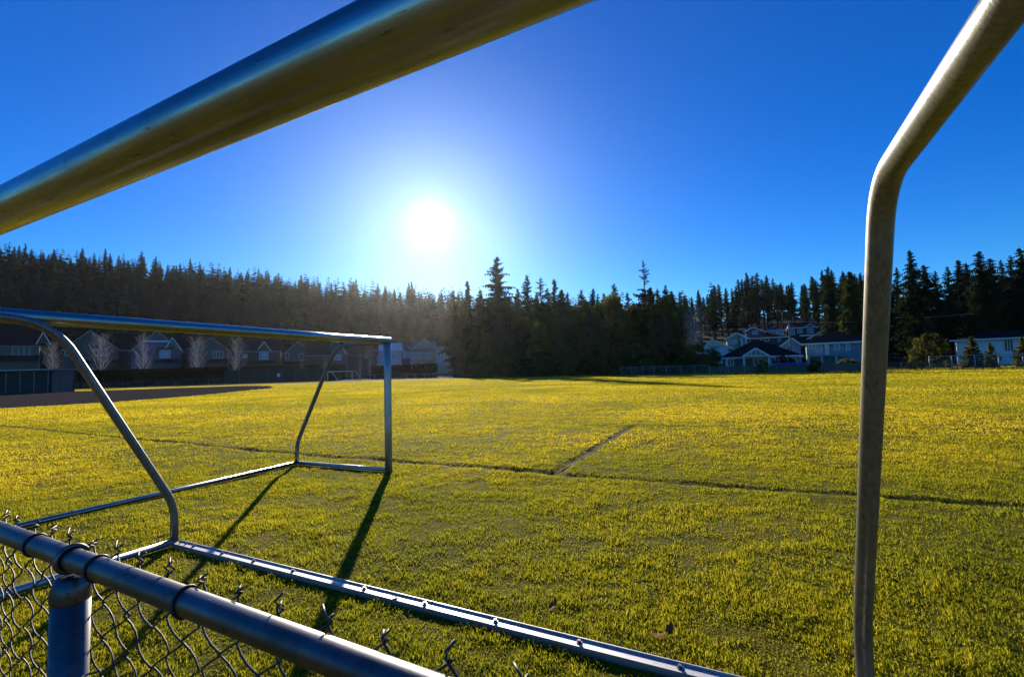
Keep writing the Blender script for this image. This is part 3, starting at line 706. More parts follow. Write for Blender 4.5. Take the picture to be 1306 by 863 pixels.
# notice on the green fence
p0 = at(359, 478, 114.6); sg = empty('notice_board', (p0.x, 114.55 - 1.35, p0.z)); tag(sg, 'small white notice with blue frame on the tall green fence', 'sign')
MB().box(-.42, -.03, -.5, .42, .02, .5).build('board', simple('sign_blue', (.08, .20, .42), (.12, .26, .5), .5, 3), sg)
MB().box(-.28, -.045, -.36, .28, -.031, .36).build('sheet', WHITE, sg); MB().box(-.1, -.055, -.15, .1, -.046, .05).build('print', simple('sign_print', (.1, .22, .42), (.15, .3, .5), .5, 3), sg)
# far goal
def far_goal():
    Y = 112; l, r = at(418, 480, Y).x, at(449, 480, Y).x; zt = at(433, 473.5, Y).z; g = empty('soccer_goal', ((l + r) / 2, Y, 0)); w = (r - l) / 2
    tag(g, 'small white goal frame far off by the rail fence', 'goal')
    MB().tube([(-w, 0, zt), (w, 0, zt)], .07, 8).build('crossbar', WHITE, g)
    for s in (-1, 1):
        MB().tube([(s * w, 0, -.05), (s * w, 0, zt - .02)], .07, 8).build('post', WHITE, g)
        MB().tube([(s * w + .9, .0, zt - .03), (s * w + 1.9, 1.6, .05)], .05, 6).tube([(s * w, 0, zt - .05), (s * w + .92, 0, zt - .05)], .05, 6).build('stay', WHITE, g)
        MB().tube([(s * w + .0, .05, .05), (s * w + 1.9, 1.6, .05)], .05, 6).build('side_base_bar', WHITE, g)
    MB().tube([(-w + 1.9, 1.6, .05), (w + 1.9, 1.6, .05)], .05, 6).build('rear_base_bar', WHITE, g)
far_goal()
# blue trampoline behind the board fence
t0 = at(1007.5, 466, 69); tr = empty('trampoline', (t0.x, 69, float(height(t0.x, 69)))); tag(tr, 'round trampoline with bright blue padded rim behind the board fence', 'trampoline')
MB().tube([(2.05 * math.cos(t), 2.05 * math.sin(t) * .8, 1.12) for t in np.linspace(0, 2 * math.pi, 33)[:-1]], .20, 8, closed=True).build('rim_pad', simple('blue_vinyl', (.01, .04, .30), (.02, .07, .42), .4, 2), tr)
MB().prism([(1.9 * math.cos(t), 1.55 * math.sin(t)) for t in np.linspace(0, 2 * math.pi, 25)[:-1]], 'z', 1.10, 1.13).build('jump_mat', POSTD, tr)
for t in np.linspace(0, 2 * math.pi, 7)[:-1]: MB().tube([(2 * math.cos(t), 1.6 * math.sin(t), -.1), (2 * math.cos(t), 1.6 * math.sin(t), 1.1)], .035, 6).build('leg', POSTM, tr)
# utility pole and wires
up = at(1008, 440, 91); zg = float(height(up.x, 91)); pole = empty('utility_pole', (up.x, 91, zg)); tag(pole, 'wooden utility pole with short cross arm carrying wires past the houses', 'pole')
zt = at(1008, 409, 91).z - zg
MB().tube([(0, 0, -.3), (0, 0, zt * .5), (0, 0, zt)], [.17, .15, .12], 10).build('shaft', simple('pole_wood', (.16, .13, .10), (.26, .22, .18), .9, 4, vscale=(5, 5, .6)), pole)
MB().box(-1.1, -.16, zt - .45, .3, -.13 + .01, zt - .28).build('cross_arm', WOOD, pole)
for x in (-1.0, -.6, .2): MB().tube([(x, -.15, zt - .28), (x, -.15, zt - .06)], .05, 8).build('insulator', WHITE, pole)
MB().tube([(-.32, -.28, zt - 1.9), (-.32, -.28, zt - 1.1)], .17, 10).build('transformer', POSTM, pole)
def wire(a, b, sag, label):
    a, b = Vector(a), Vector(b); pts = [a.lerp(b, t) - Vector((0, 0, sag * 4 * t * (1 - t))) for t in np.linspace(0, 1, 14)]
    tag(MB().tube(pts, .022, 5).build('power_line', POSTM, None), label, 'wire')
PT = Vector((up.x, 91 - .15, zg + zt - .07))
wire(PT + Vector((-1.0, 0, 0)), at(868, 424, 112), .6, 'power line running from the cross arm towards the bare pale tree')
wire(PT + Vector((.2, 0, 0)), at(1135, 409, 90), .25, 'power line running level from the pole to the pale cedar')
wire(at(1143, 405.5, 88), at(1240, 400, 84), .15, 'thin wire strung between the dark conifers above the shrubs')

# ------------------------------------------------------------------ trees
def conifer_arrays(seed, H=20.0, w=3.2, z0=.12, whorls=34, per=6, segs=6, droop=.45, sparse=0.0, top_pow=.8, hang=True, fat=1.7):
    r = np.random.default_rng(seed); T = []
    z = z0 * H; zs = []
    while z < H * .985:
        t = (z / H - z0) / (1 - z0); zs.append(z); z += (H * (1 - z0) / whorls) * (1.25 - .6 * t) * r.uniform(.7, 1.3)
    for z in zs:
        t = (z / H - z0) / (1 - z0)
        env = w * (1 - t) ** top_pow * min(1, .45 + 2.2 * t) + .12
        lobe = r.uniform(.75, 1.1)
        for b in range(max(3, int(per - 2 * t))):
            if r.random() < sparse: continue
            a = r.uniform(0, 2 * math.pi); Ln = env * r.uniform(.55, 1.18) * lobe
            up = r.uniform(-.05, .35) + .5 * t
            dx, dy = math.cos(a), math.sin(a); n = max(2, int(segs * (1 - .5 * t)))
            pts = []
            for k in range(n + 1):
                s = k / n; rr = Ln * s
                pts.append(np.array([dx * rr, dy * rr, z + Ln * (up * s - droop * s * s) + r.normal(0, .05)]))
            sd = np.array([-dy, dx, 0])
            for k in range(n):
                p0, p1 = pts[k], pts[k + 1]; s = (k + .5) / n
                wd = (.15 * Ln + .25) * fat * (1.08 - .62 * t) * (1.25 - s) * r.uniform(.6, 1.4)
                for sg in (-1, 1):
                    m = (p0 * .35 + p1 * .65) + sd * sg * wd + np.array([dx, dy, 0]) * .25 * wd + np.array([0, 0, -wd * r.uniform(.25, 1.25)])
                    T += [p0, p1, m]
                for _h in range(2 if hang else 1):
                    e = sd * r.normal(0, .35) * wd
                    m = (p0 + p1) / 2 + e + np.array([0, 0, -wd * r.uniform(.5, 1.6) - .1]); T += [p0 + e, p1 + np.array([0, 0, r.uniform(0, .12)]), m]
    T += [np.array([0.12, 0, H * .95]), np.array([-.12, .02, H * .95]), np.array([0, 0, H * 1.01])]
    return np.array(T)
def tri_mesh(name, T): return np_mesh(name, T, np.arange(len(T)), 3)
def trunk_mesh(H, r0, lean=0.0): return MB().tube([(0, 0, -.6), (lean * .2, 0, H * .3), (lean * .5, 0, H * .65), (lean, 0, H * .97)], [r0, r0 * .75, r0 * .42, .03], 8).mesh('trunk')
def leafy_arrays(seed, H, rx, nclump, nleaf, size, z0=.18, shape=1.0):
    r = np.random.default_rng(seed); T = []; limbs = []
    for c in range(nclump):
        t = r.uniform(0, 1) ** .8; z = H * (z0 + (1 - z0) * t * .94)
        rad = rx * (math.sin(math.pi * min(.97, .22 + .72 * t)) ** .7) * shape
        a = r.uniform(0, 2 * math.pi); q = rad * math.sqrt(r.uniform(.15, 1.0))
        c0 = np.array([q * math.cos(a), q * math.sin(a), z]); limbs.append(c0); cr = r.uniform(.5, 1.15) * rx * .30
        n = int(nleaf * r.uniform(.6, 1.3))
        P = r.normal(0, 1, (n, 3)); P /= np.linalg.norm(P, axis=1)[:, None]; P *= (cr * r.uniform(.25, 1.1, n) ** .6)[:, None] * np.array([1.15, 1.15, .75])
        P += c0
        A = r.normal(0, 1, (n, 3)); A /= np.linalg.norm(A, axis=1)[:, None]; Bv = np.cross(A, r.normal(0, 1, (n, 3))); Bv /= np.linalg.norm(Bv, axis=1)[:, None]
        s = (size * r.uniform(.6, 1.4, n))[:, None]
        T.append(np.stack([P - A * s, P + A * s * .4 + Bv * s * .7, P + A * s * .5 - Bv * s * .6], 1).reshape(-1, 3))
    return np.concatenate(T), limbs
def leafy_trunk(H, r0, limbs, seed):
    r = random.Random(seed); m = MB().tube([(0, 0, -.5), (.1, .05, H * .3), (-.1, .1, H * .6), (.05, 0, H * .9)], [r0, r0 * .8, r0 * .5, .04], 8)
    for c in limbs[::2]:
        zb = max(.15 * H, c[2] - .22 * H - r.uniform(0, .1) * H)
        m.tube([(0, .05, zb), (c[0] * .45, c[1] * .45, zb + (c[2] - zb) * .55), tuple(c)], [r0 * .38, r0 * .2, .03], 5)
    return m.mesh('trunk')
def bare_arrays(seed, H, spread, r0, depth=4):
    """leader to the top, upswept limbs in an egg-shaped crown, two orders of fine twigs"""
    r = random.Random(seed); tm = MB(); tw = MB(); ld = [Vector((0, 0, -.3))]
    for i in range(10): ld.append(Vector((ld[-1].x + r.gauss(0, .06), ld[-1].y + r.gauss(0, .06), -.3 + (H + .3) * (i + 1) / 10)))
    tm.tube(ld, [r0 * (1 - .92 * (i / 10) ** .8) for i in range(11)], 7)
    def limb(p, d, L_, rad, m, n=4):
        pts = [p]
        for i in range(n):
            d = (d + Vector((r.gauss(0, .10), r.gauss(0, .10), .12))).normalized(); pts.append(pts[-1] + d * (L_ / n))
        m.tube(pts, [rad * (1 - .7 * i / n) for i in range(n + 1)], 5 if rad > .02 else 3, cap=False); return pts
    for k in range(30):
        t = .16 + .78 * (k + r.random()) / 30; f = t * 10; i = min(int(f), 9); p = ld[i].lerp(ld[i + 1], f - i); a = k * 2.4 + r.uniform(-.5, .5)
        L_ = H * spread * (math.sin(math.pi * min(1, .25 + .75 * t)) ** .8 + .18) * r.uniform(.75, 1.15)
        pts = limb(p, Vector((math.cos(a), math.sin(a), r.uniform(.9, 1.7))), L_, .045 * (1.1 - .6 * t), tm)
        for j in range(7):
            q = pts[r.randint(1, 4)]; b = r.uniform(0, 6.28)
            sp = limb(q, Vector((math.cos(b), math.sin(b), r.uniform(.5, 1.6))), L_ * r.uniform(.3, .5), .015, tw, 3)
            for m in range(3):
                b = r.uniform(0, 6.28); limb(sp[r.randint(1, 3)], Vector((math.cos(b), math.sin(b), r.uniform(.3, 1.4))), L_ * r.uniform(.14, .26), .009, tw, 2)
    return tm.mesh('trunk'), tw.mesh('crown')
CON = {}
def con_variant(k, mat, **kw):
    H = kw.get('H', 20.0)
    CON[k] = (H, trunk_mesh(H, H * .016), tri_mesh('crown', conifer_arrays(**kw)), mat)
con_variant('fir1', NEEDLE, seed=1, H=20, w=3.1); con_variant('fir2', NEEDLE, seed=2, H=20, w=2.7, whorls=30, z0=.2)
con_variant('fir3', NEEDLE, seed=3, H=20, w=3.5, whorls=32, droop=.6); con_variant('fir4', NEEDLE, seed=4, H=20, w=2.3, whorls=36, z0=.3)
con_variant('hero', NEEDLE, seed=11, H=30, w=7.6, whorls=34, per=8, segs=9, droop=.35, top_pow=.86, z0=.22)
con_variant('scraggly', NEEDLE, seed=12, H=26, w=4.0, whorls=26, per=5, segs=6, sparse=.30, droop=.3, top_pow=.68, z0=.35)
con_variant('bare_stem', NEEDLE, seed=13, H=22, w=2.6, whorls=20, z0=.52); con_variant('bare_stem2', NEEDLE, seed=14, H=22, w=2.2, whorls=22, z0=.46)
con_variant('cedar', NEEDLE_L, seed=15, H=18, w=4.6, whorls=36, per=9, segs=7, droop=.75, top_pow=.6, z0=.05)
con_variant('bigfir', NEEDLE, seed=16, H=22, w=5.2, whorls=40, per=8, segs=8, droop=.62, top_pow=.75, z0=.05)
con_variant('olivefir', NEEDLE_L, seed=18, H=20, w=4.0, whorls=34, per=7, segs=6, droop=.5, z0=.08)
con_variant('young', SHRUBM, seed=17, H=6, w=1.7, whorls=20, per=6, segs=4, z0=.03)
HS = [(h.location.x, h.location.y) for h in HOUSES]
def clear(x, y, r=10.0):
    return all(abs(x - hx) > r + 3 or not (-r * .5 < y - hy < r + 7) for hx, hy in HS)
FOREST = []
def tree_at(kind, x, y, h, label, group, wscale=1.0, name='conifer_tree'):
    H, tm, cm, mat = CON[kind]; z = float(height(x, y))
    o = empty(name, (x, y, z - .1), random.uniform(0, 6.28)); tag(o, label, 'tree', group)
    s = h / H; o.scale = (s * wscale, s * wscale, s)
    link_mesh('trunk', tm, BARK, o); link_mesh('crown', cm, mat, o); return o
def tree_px(kind, px, py, Y, label, group=None, wscale=1.0, **k):
    p = at(px, py, Y); return tree_at(kind, p.x, Y, p.z - float(height(p.x, Y)), label, group, wscale, **k)
# the big ones
tree_px('hero', 633, 325, 130, 'tallest broad fir rising clear above the middle stand', wscale=1.25)
tree_px('scraggly', 820, 330, 112, 'tall thin fir with a ragged open top above the leafy stand', wscale=1.0)
G = 'firs in the middle stand'; LAB = 'dark fir among the leafy trees of the middle stand'
for px, py, Y, k in ((596, 356, 150, 'fir4'), (613, 368, 140, 'fir1'), (672, 349, 138, 'fir1'), (689, 352, 135, 'scraggly'), (706, 353, 134, 'fir2'), (724, 370, 128, 'fir2'), (741, 368, 126, 'fir1'), (756, 366, 132, 'fir4'),
                     (770, 372, 124, 'fir1'), (783, 360, 122, 'fir3'), (800, 371, 118, 'fir1'), (838, 366, 116, 'fir2'), (848, 362, 120, 'fir1'), (858, 372, 118, 'fir2'), (645, 372, 142, 'fir3'), (660, 366, 146, 'fir1'), (698, 366, 140, 'fir3'), (578, 368, 165, 'fir1')):
    tree_px(k, px, py, Y, LAB, G, 1.4)
tree_px('cedar', 1083, 344, 92, 'pale olive cedar beside the deck house', wscale=.95); tree_px('bigfir', 1055, 338, 100, 'dark drooping fir rising behind the deck house', wscale=.9)
tree_px('bigfir', 1160, 317, 88, 'broad dark fir with a lopsided top behind the shrubs', wscale=1.0); tree_px('bigfir', 1248, 318, 86, 'big dark fir spreading over the long white house', wscale=1.1)
tree_px('bigfir', 1300, 314, 84, 'big dark fir at the far end of the long white house', wscale=1.1); tree_px('bigfir', 1352, 312, 82, 'big dark fir past the end of the pale post fence', wscale=1.1)
for px, py in ((1110, 352), (1128, 345), (1143, 340), (1178, 336), (1192, 344), (1208, 338), (1222, 330), (1232, 334), (1262, 328), (1276, 330), (1288, 324), (1318, 322), (1335, 318), (1370, 320), (1390, 316)):
    tree_px(random.choice(('fir1', 'fir3', 'bigfir', 'bigfir')), px, py, random.uniform(95, 112), 'dark fir in the row behind the long white house', 'firs behind the long white house', 1.35)
# young evergreens in front of the white house and the shrubs
tree_px('young', 1238, 428, 62, 'young spreading evergreen before the white house wall', wscale=1.6, name='young_conifer'); tree_px('young', 1262, 436, 61.5, 'small dark evergreen between young conifer and dark window', wscale=1.5, name='young_conifer')
tree_px('young', 1302, 428, 60, 'young evergreen by the end window of the white house', wscale=1.3, name='young_conifer')
# wood on the right slope with bare stems
n = 0
for Y in (138, 150, 163, 178, 194, 212, 230):
    for px in np.arange(852, 1130, 5.2 / Y * 600):
        q = px + random.uniform(-6, 6); yy = Y + random.uniform(-5, 5); p = at(q, 440, yy)
        if not clear(p.x, yy, 6): continue
        sk = float(np.interp(q, SKY_X, SKY_Y)) + random.choice((0, 4, 8, 14)) - (5 if Y > 200 else 0)
        h = min(max(at(q, sk, yy).z - float(height(p.x, yy)), 13), 27)
        tree_at(random.choice(('bare_stem', 'bare_stem2', 'bare_stem', 'fir4')), p.x, yy, h * random.uniform(.9, 1.03), 'fir with a bare lower stem in the wood above the terrace of houses', 'firs in the wood above the terrace', 1.35); n += 1
# the wooded hill: skyline and front rows one by one, the rest as one mass
def low_conifer(seed): return conifer_arrays(seed, 20, 4.0, .10, 10, 5, 2, .5, hang=False, fat=3.0)
LOW = [low_conifer(s) for s in (41, 42, 43, 44)]
cands = []
rows = np.concatenate([np.linspace(182, 330, 12), np.linspace(338, 425, 11)])
for Y in rows:
    for X in np.arange(at(-330, 400, Y).x, at(1150, 400, Y).x, 8.0 if Y < 320 else 6.0):
        x, y = X + random.uniform(-2.6, 2.6), Y + random.uniform(-5, 5); px = 653 + 600 * x / y
        y0 = float(np.interp(px, PX0, Y0T)) + 4
        if px > 850: y0 = 200
        if y < y0 or not clear(x, y, 8): continue
        cands.append((x, y, px))
indiv = [c for c in cands if -15 < c[2] < 600 and (c[1] > 368 and c[1] < 398)] + [c for c in cands if -15 < c[2] < 600 and c[1] < 205]
random.shuffle(indiv); indiv = indiv[:175]; chosen = set(indiv)
for x, y, px in indiv:
    tree_at(random.choice(('fir1', 'fir2', 'fir3', 'fir4')), x, y, random.choice((10, 12, 13, 14, 15, 17, 20)) * random.uniform(.9, 1.1) if y > 300 else random.uniform(15, 27), 'fir standing in the wood on the big hill', 'firs on the wooded hill', 1.45)
parts = []; tones = []
for c in cands:
    if c in chosen: continue
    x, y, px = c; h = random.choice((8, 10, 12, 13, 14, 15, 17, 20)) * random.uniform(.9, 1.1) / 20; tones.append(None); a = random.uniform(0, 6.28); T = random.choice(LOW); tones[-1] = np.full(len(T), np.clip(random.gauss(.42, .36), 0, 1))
    ca, sa = math.cos(a) * h * 1.6, math.sin(a) * h * 1.6
    parts.append(np.stack([T[:, 0] * ca - T[:, 1] * sa + x, T[:, 0] * sa + T[:, 1] * ca + y, T[:, 2] * h + float(height(x, y)) - .3], 1))
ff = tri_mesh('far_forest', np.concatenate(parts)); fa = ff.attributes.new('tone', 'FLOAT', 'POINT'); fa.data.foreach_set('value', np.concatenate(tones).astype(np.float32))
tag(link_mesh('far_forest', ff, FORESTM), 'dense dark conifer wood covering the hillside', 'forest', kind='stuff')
print('trees', n, len(cands), len(indiv))
# leafy, ivy-clad trees of the middle stand
LV = []
for sd, H, rx, nc, nl, sz in ((21, 16, 4.6, 60, 80, .30), (22, 14, 5.0, 64, 80, .30), (23, 18, 4.2, 60, 80, .30)):
    T, limbs = leafy_arrays(sd, H, rx, nc, nl, sz, .10); LV.append((H, leafy_trunk(H, .28, limbs, sd), tri_mesh('crown', T)))
def leafy_px(px, py, Y, label, group, v=None, mat=LEAF, ws=1.0, name='leafy_tree'):
    H, tm, cm = LV[random.randrange(3) if v is None else v]; p = at(px, py, Y); z = float(height(p.x, Y)); s = (p.z - z) / H
    o = empty(name, (p.x, Y, z - .05), random.uniform(0, 6.28)); o.scale = (s * ws, s * ws, s); tag(o, label, 'tree', group)
    link_mesh('trunk', tm, BARK, o)
    c = link_mesh('crown', cm, None, o)
    if not cm.materials: cm.materials.append(LEAF)
    if mat is not LEAF: c.material_slots[0].link = 'OBJECT'; c.material_slots[0].material = mat
    return o
# undergrowth along the edge of the stand
SHR = []
for sd in (31, 32, 33):
    T, limbs = leafy_arrays(sd, 3.0, 1.9, 26, 70, .16, .05, 1.0); SHR.append((tri_mesh('crown', T), leafy_trunk(3.0, .06, limbs, sd)))
def shrub(x, y, h, w, label, group=None, mat=LEAF, name='shrub'):
    o = empty(name, (x, y, float(height(x, y)) - .02), random.uniform(0, 6.28)); o.scale = (w / 3.8, w / 3.8, h / 3.0); tag(o, label, 'shrub', group)
    cm, tm = random.choice(SHR)
    if not cm.materials: cm.materials.append(LEAF)
    link_mesh('stem', tm, BARK, o)
    c = link_mesh('foliage', cm, None, o)
    if mat is not LEAF: c.material_slots[0].link = 'OBJECT'; c.material_slots[0].material = mat
for px in np.arange(586, 905, 5.0):
    Y = fence_y(px) + random.uniform(4, 9); p = at(px + random.uniform(-2, 2), 470, Y)
    shrub(p.x, Y, random.uniform(2.6, 5.2), random.uniform(3.2, 5.0), 'dark shrub in the undergrowth edging the middle stand', 'shrubs edging the middle stand')
for px, py, Y, w in ((1172, 432, 60.5, 2.2), (1186, 424, 62, 2.6), (1196, 430, 63, 2.2), (1165, 448, 59.5, 2.0)):
    p = at(px, py, Y); shrub(p.x, Y, p.z, w * 1.3, 'tall yellow green shrub between the cedar and the pale post fence', 'yellow green shrubs by the fence', SHRUBM)
p = at(1000, 462, 72); shrub(p.x, 72, 2.4, 3.2, 'dark reddish shrub before the end windows of the low front house', None, simple('red_shrub', (.04, .012, .010), (.10, .03, .02), .8, 1))
for px, Y in ((1086, 62), (1094, 61.5), (1078, 62.5), (972, 66.8), (1040, 63)):
    p = at(px, 465, Y); shrub(p.x, Y, random.uniform(1.3, 1.9), 1.8, 'straw coloured winter shrub behind the board fence', 'winter shrubs behind the board fence', SHRUBM)
# clipped hedges
def hedge(pts, h, w, label, mat=HEDGEM):
    o0 = Vector((pts[0][0], pts[0][1], float(height(*pts[0])))); r = np.random.default_rng(5); Ts = []
    g = empty('hedge', o0); tag(g, label, 'hedge'); core = MB()
    for (ax, ay), (bx, by) in zip(pts[:-1], pts[1:]):
        L_ = math.hypot(bx - ax, by - ay); n = int(L_ * h * 70)
        t = r.random(n); sx = r.uniform(-.5, .5, n) * w; zz = h * r.random(n) ** .8 + r.normal(0, .10, n)
        fr = r.random(n) < .6; sx = np.where(fr, np.sign(sx) * w / 2 + r.normal(0, .08, n), sx); zz = np.where(~fr, h + r.normal(0, .13, n), zz)
        P = np.stack([ax + (bx - ax) * t - sx * (by - ay) / L_, ay + (by - ay) * t + sx * (bx - ax) / L_, zz], 1) - np.array([o0.x, o0.y, 0])
        A = r.normal(0, 1, (n, 3)) * .13; Bv = r.normal(0, 1, (n, 3)) * .13
        Ts.append(np.stack([P - A, P + A * .4 + Bv, P + A - Bv * .6], 1).reshape(-1, 3))
        core.bar((ax - o0.x, ay - o0.y, h * .46), (bx - o0.x, by - o0.y, h * .46), w * .8, h * .88)
    fo = link_mesh('foliage', tri_mesh('foliage', np.concatenate(Ts)), mat, g); core.build('branches', HEDGEM, fo)
hedge([gp(58, 112), gp(180, 115), gp(292, 118)], 4.0, 1.6, 'long dark clipped hedge behind the low chain link fence')
hedge([gp(474, 128), gp(520, 128), gp(556, 124)], 3.4, 1.6, 'dark hedge behind the rail fence near the goal post')
hedge([gp(300, 132), gp(370, 134), gp(440, 136)], 4.2, 1.6, 'dark hedge hidden behind the tall green screened fence')
# bare birches in front of the left row of houses
BR = [bare_arrays(s, 10, sp, .14) for s, sp in ((51, .30), (52, .27), (53, .34))]
def bare(px, py, Y, label, v, tm_=BIRCH, tw_=TWIG, ws=1.0, group=None, name='birch_tree'):
    p = at(px, py, Y); z = float(height(p.x, Y)); T, C = BR[v]
    top = max(q.co.z for q in C.vertices)
    o = empty(name, (p.x, Y, z), random.uniform(0, 6.28)); s = (p.z - z) / top; o.scale = (s * ws, s * ws, s); tag(o, label, 'tree', group)
    for nm, me, mt in (('trunk', T, tm_), ('crown', C, tw_)):
        c = link_mesh(nm, me, BIRCH, o); c.material_slots[0].link = 'OBJECT'; c.material_slots[0].material = mt
bare(66, 432, 124, 'bare pale birch beside the dugout roof', 0, ws=.9)
bare(129, 421, 123, 'bare pale birch with forked stems before the mauve gable', 2, ws=.95)
bare(182, 424, 124, 'bare pale birch before the left corner of the blue house', 1)
bare(252, 426, 124, 'bare reddish birch between the blue house and the mauve gable', 2, ws=.95)
bare(301, 428, 125, 'bare pale birch at the end of the long hedge', 1, ws=1.1)
for px, py, lab in ((415, 452, 'small bare tree behind the slanting stay of the goal'), (460, 446, 'bare brown tree beside the far white goal'), (472, 440, 'slender bare tree before the pale metal roof'), (385, 455, 'low bare tree before the violet gable')):
    bare(px, py, 130, lab, random.randrange(3), TWIG, simple('brown_twigs', (.14, .10, .08), (.22, .17, .14), .8, 4), .9, None, 'bare_tree')
bare(884, 388, 92, 'large bare silvery tree at the end of the middle stand', 2, TWIG, TWIG, 1.0, None, 'bare_tree')
bare(908, 437, 84, 'small dark bare tree before the bluish white house', 0, POSTD, POSTD, 1.3, None, 'bare_tree')

for k_, (px, py, Y) in enumerate(((590, 392, 148), (606, 400, 138), (622, 396, 132), (640, 402, 126), (654, 388, 128), (668, 392, 122), (684, 385, 124), (700, 392, 118), (716, 380, 116), (731, 386, 112), (746, 376, 114), (762, 384, 108), (776, 374, 110),
                  (790, 382, 104), (803, 378, 106), (815, 372, 102), (829, 380, 100), (842, 374, 103), (856, 382, 98), (868, 390, 96), (735, 402, 104), (765, 408, 100), (798, 404, 98), (830, 402, 95), (852, 408, 93), (688, 412, 112), (655, 416, 116), (620, 414, 124), (712, 414, 108))):
    if k_ % 5 in (1, 3):
        tree_px(('cedar', 'olivefir')[k_ % 2], px, py - random.uniform(4, 16), Y, 'olive evergreen mixed among the ivy trees of the middle stand', 'olive evergreens of the middle stand', random.uniform(.75, 1.0))
    else:
        leafy_px(px, py + random.uniform(-4, 14), Y, 'ivy green leafy tree crowding the middle stand', 'leafy trees of the middle stand', ws=random.uniform(.5, .85))
DTWIG = simple('dark_olive_twigs', (.05, .045, .025), (.11, .095, .05), .9, 4)
for px, py, Y, ws in ((636, 395, 112, .7), (716, 375, 104, .7), (752, 392, 100, 1.0), (768, 405, 98, .8), (846, 404, 90, .9)):
    bare(px, py, Y, 'bare olive stemmed tree standing before the dark middle stand', random.randrange(3), DTWIG, DTWIG, ws, 'bare trees before the middle stand', 'bare_tree')

# ------------------------------------------------------------------ grass blades and fallen leaves
def blades(y0, y1, dens, wd, hh, nseg):
    a0, a1 = (y0 * .8 if y0 > 2 else y0), y1 * 1.2                 # neighbouring bands blend into each other
    area = 1.22 * (a1 ** 2 - a0 ** 2) + 2 * 2.2 * (a1 - a0); n = int(dens * area)
    Y = np.sqrt(rng.uniform(a0 ** 2, a1 ** 2, n)); X = rng.uniform(-1, 1, n) * (1.22 * Y + 2.2)
    clump = vnoise(X, Y, .075) * .38 + vnoise(X + 50, Y, .19) * .37 + vnoise(X + 20, Y, .5) * .25; clump = np.clip((clump - .5) * 1.7 + .5, 0, 1)
    patch = vnoise(X, Y + 90, 2.3) * .6 + vnoise(X - 40, Y, 6.0) * .4
    keep = rng.random(n) < np.clip((a1 - Y) / (y1 * .4), 0, 1)
    if y0 > 2: keep &= rng.random(n) < np.clip((Y - a0) / (y0 * .4), 0, 1)
    for q in BAR_SEGS: keep &= seg_dist(X, Y, q) > .055
    keep &= rng.random(n) > worn(X, Y) * 1.25
    keep &= ~inpoly(X, Y, DPOLY)
    keep &= rng.random(n) < .66 + .9 * clump
    X, Y, clump, patch = X[keep], Y[keep], clump[keep], patch[keep]; n = len(X)
    Z = height(X, Y) + lump(X, Y) - .035 * worn(X, Y) - .004
    h = hh * (.45 + 1.35 * clump ** 1.2) * rng.uniform(.6, 1.35, n) * (.8 + .4 * patch)
    a = rng.uniform(0, 2 * math.pi, n); la = a + rng.normal(0, .8, n); lean = h * np.abs(rng.normal(.6, .45, n))
    wx, wy = np.cos(a + 1.57) * wd * .5, np.sin(a + 1.57) * wd * .5
    w_ = rng.uniform(.7, 1.3, n); wx *= w_; wy *= w_
    lx, ly = np.cos(la) * lean, np.sin(la) * lean
    tone = np.clip(.24 + .75 * (patch - .5) + .30 * (clump - .45) + rng.normal(0, .15, n) + np.clip((np.hypot(X, Y) - 2) / 24, 0, .40), 0, 1)  # tone climbs with distance: backlit glow of far grass put into the colour
    if nseg == 1:
        V = np.stack([np.stack([X - wx, Y - wy, Z], 1), np.stack([X + wx, Y + wy, Z], 1), np.stack([X + lx, Y + ly, Z + h], 1)], 1)
        return V.reshape(-1, 3), np.arange(n * 3), np.repeat(tone, 3)
    m = .55
    V = np.stack([np.stack([X - wx, Y - wy, Z], 1), np.stack([X + wx, Y + wy, Z], 1),
                  np.stack([X + wx * .8 + lx * .35, Y + wy * .8 + ly * .35, Z + h * m], 1), np.stack([X - wx * .8 + lx * .35, Y - wy * .8 + ly * .35, Z + h * m], 1),
                  np.stack([X + lx, Y + ly, Z + h * .93], 1)], 1)
    f = np.array([0, 1, 2, 0, 2, 3, 3, 2, 4])[None] + 5 * np.arange(n)[:, None]
    return V.reshape(-1, 3), f.ravel(), np.repeat(tone, 5)
VV, FF, TT = [], [], []; base = 0
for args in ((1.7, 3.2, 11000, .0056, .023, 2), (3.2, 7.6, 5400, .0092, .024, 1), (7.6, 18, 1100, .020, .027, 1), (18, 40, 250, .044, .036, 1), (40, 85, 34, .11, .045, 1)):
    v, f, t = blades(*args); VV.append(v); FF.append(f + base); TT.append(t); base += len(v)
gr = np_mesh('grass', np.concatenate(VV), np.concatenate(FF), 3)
ta = gr.attributes.new('tone', 'FLOAT', 'POINT'); ta.data.foreach_set('value', np.concatenate(TT).astype(np.float32))
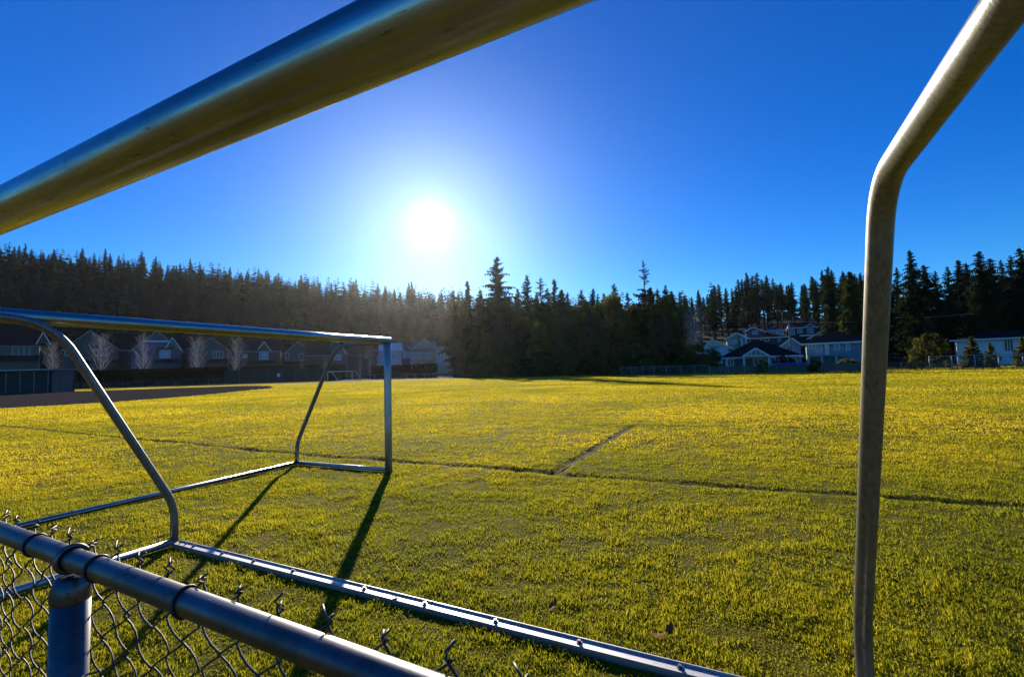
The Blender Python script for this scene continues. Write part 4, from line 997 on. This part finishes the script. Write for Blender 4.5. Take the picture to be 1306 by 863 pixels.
tag(link_mesh('grass', gr, GRASS), 'short winter grass covering the playing field', 'grass', kind='stuff')
def leaf(x, y, s, rz, label):
    z = float(lump(x, y)) + .045
    m = MB(); pr = [(-1, 0), (-.5, .38), (.1, .5), (.6, .3), (1.05, 0), (.6, -.33), (.1, -.48), (-.5, -.36)]
    r = random.Random(int(x * 1000)); top = [(a * s, b * s, (.25 * b * b + .18 * a * a + r.uniform(-.08, .08)) * s * 1.6) for a, b in pr]
    b0 = len(m.v); m.v += top + [(0, 0, -.02 * s)]; n = len(top)
    for i in range(n): m.f.append((b0 + i, b0 + (i + 1) % n, b0 + n)); m.sm.append(False)
    m.tube([(-1 * s, 0, .18 * s), (-1.5 * s, .1 * s, .35 * s)], .02 * s, 4)
    o = m.build('fallen_leaf', DRYLEAF, None); o.location = (x, y, z); o.rotation_euler = (r.uniform(-.5, .5), r.uniform(-.5, .5), rz); tag(o, label, 'leaf', None)
leaf(-.80, 3.09, .035, .4, 'brown curled leaf lying on the bolted base bar'); leaf(-.66, 2.84, .030, 2.0, 'brown leaf on the grass before the bolted base bar')
leaf(.20, 2.92, .05, 1.0, 'reddish brown leaf on the grass behind the bolted base bar'); leaf(.72, 2.58, .045, 2.6, 'crumpled leaf with orange edge beside the bolted base bar'); leaf(-2.39, 4.06, .035, 0.3, 'rusty red leaf behind the corner of the bolted base bar')
leaf(.80, 2.63, .04, 4.1, 'grey brown leaf next to the crumpled orange leaf')

# ------------------------------------------------------------------ air: haze volume added for the flare-like veil near the sun
hz, nt, N, L, B = nmat('haze_air'); N.remove(B)
pv = N.new('ShaderNodeVolumePrincipled'); pv.inputs['Color'].default_value = (.92, .95, 1, 1); pv.inputs['Density'].default_value = .000032; pv.inputs['Anisotropy'].default_value = .80
L.new(pv.outputs[0], N['Material Output'].inputs['Volume'])
top = float(max(ZCT)) + 45
tag(MB().box(-1500, -400, -1.2, 1500, 1500, top).build('haze', hz), 'thin pale haze added over the field and hills for the veil near the sun', 'haze', kind='stuff')
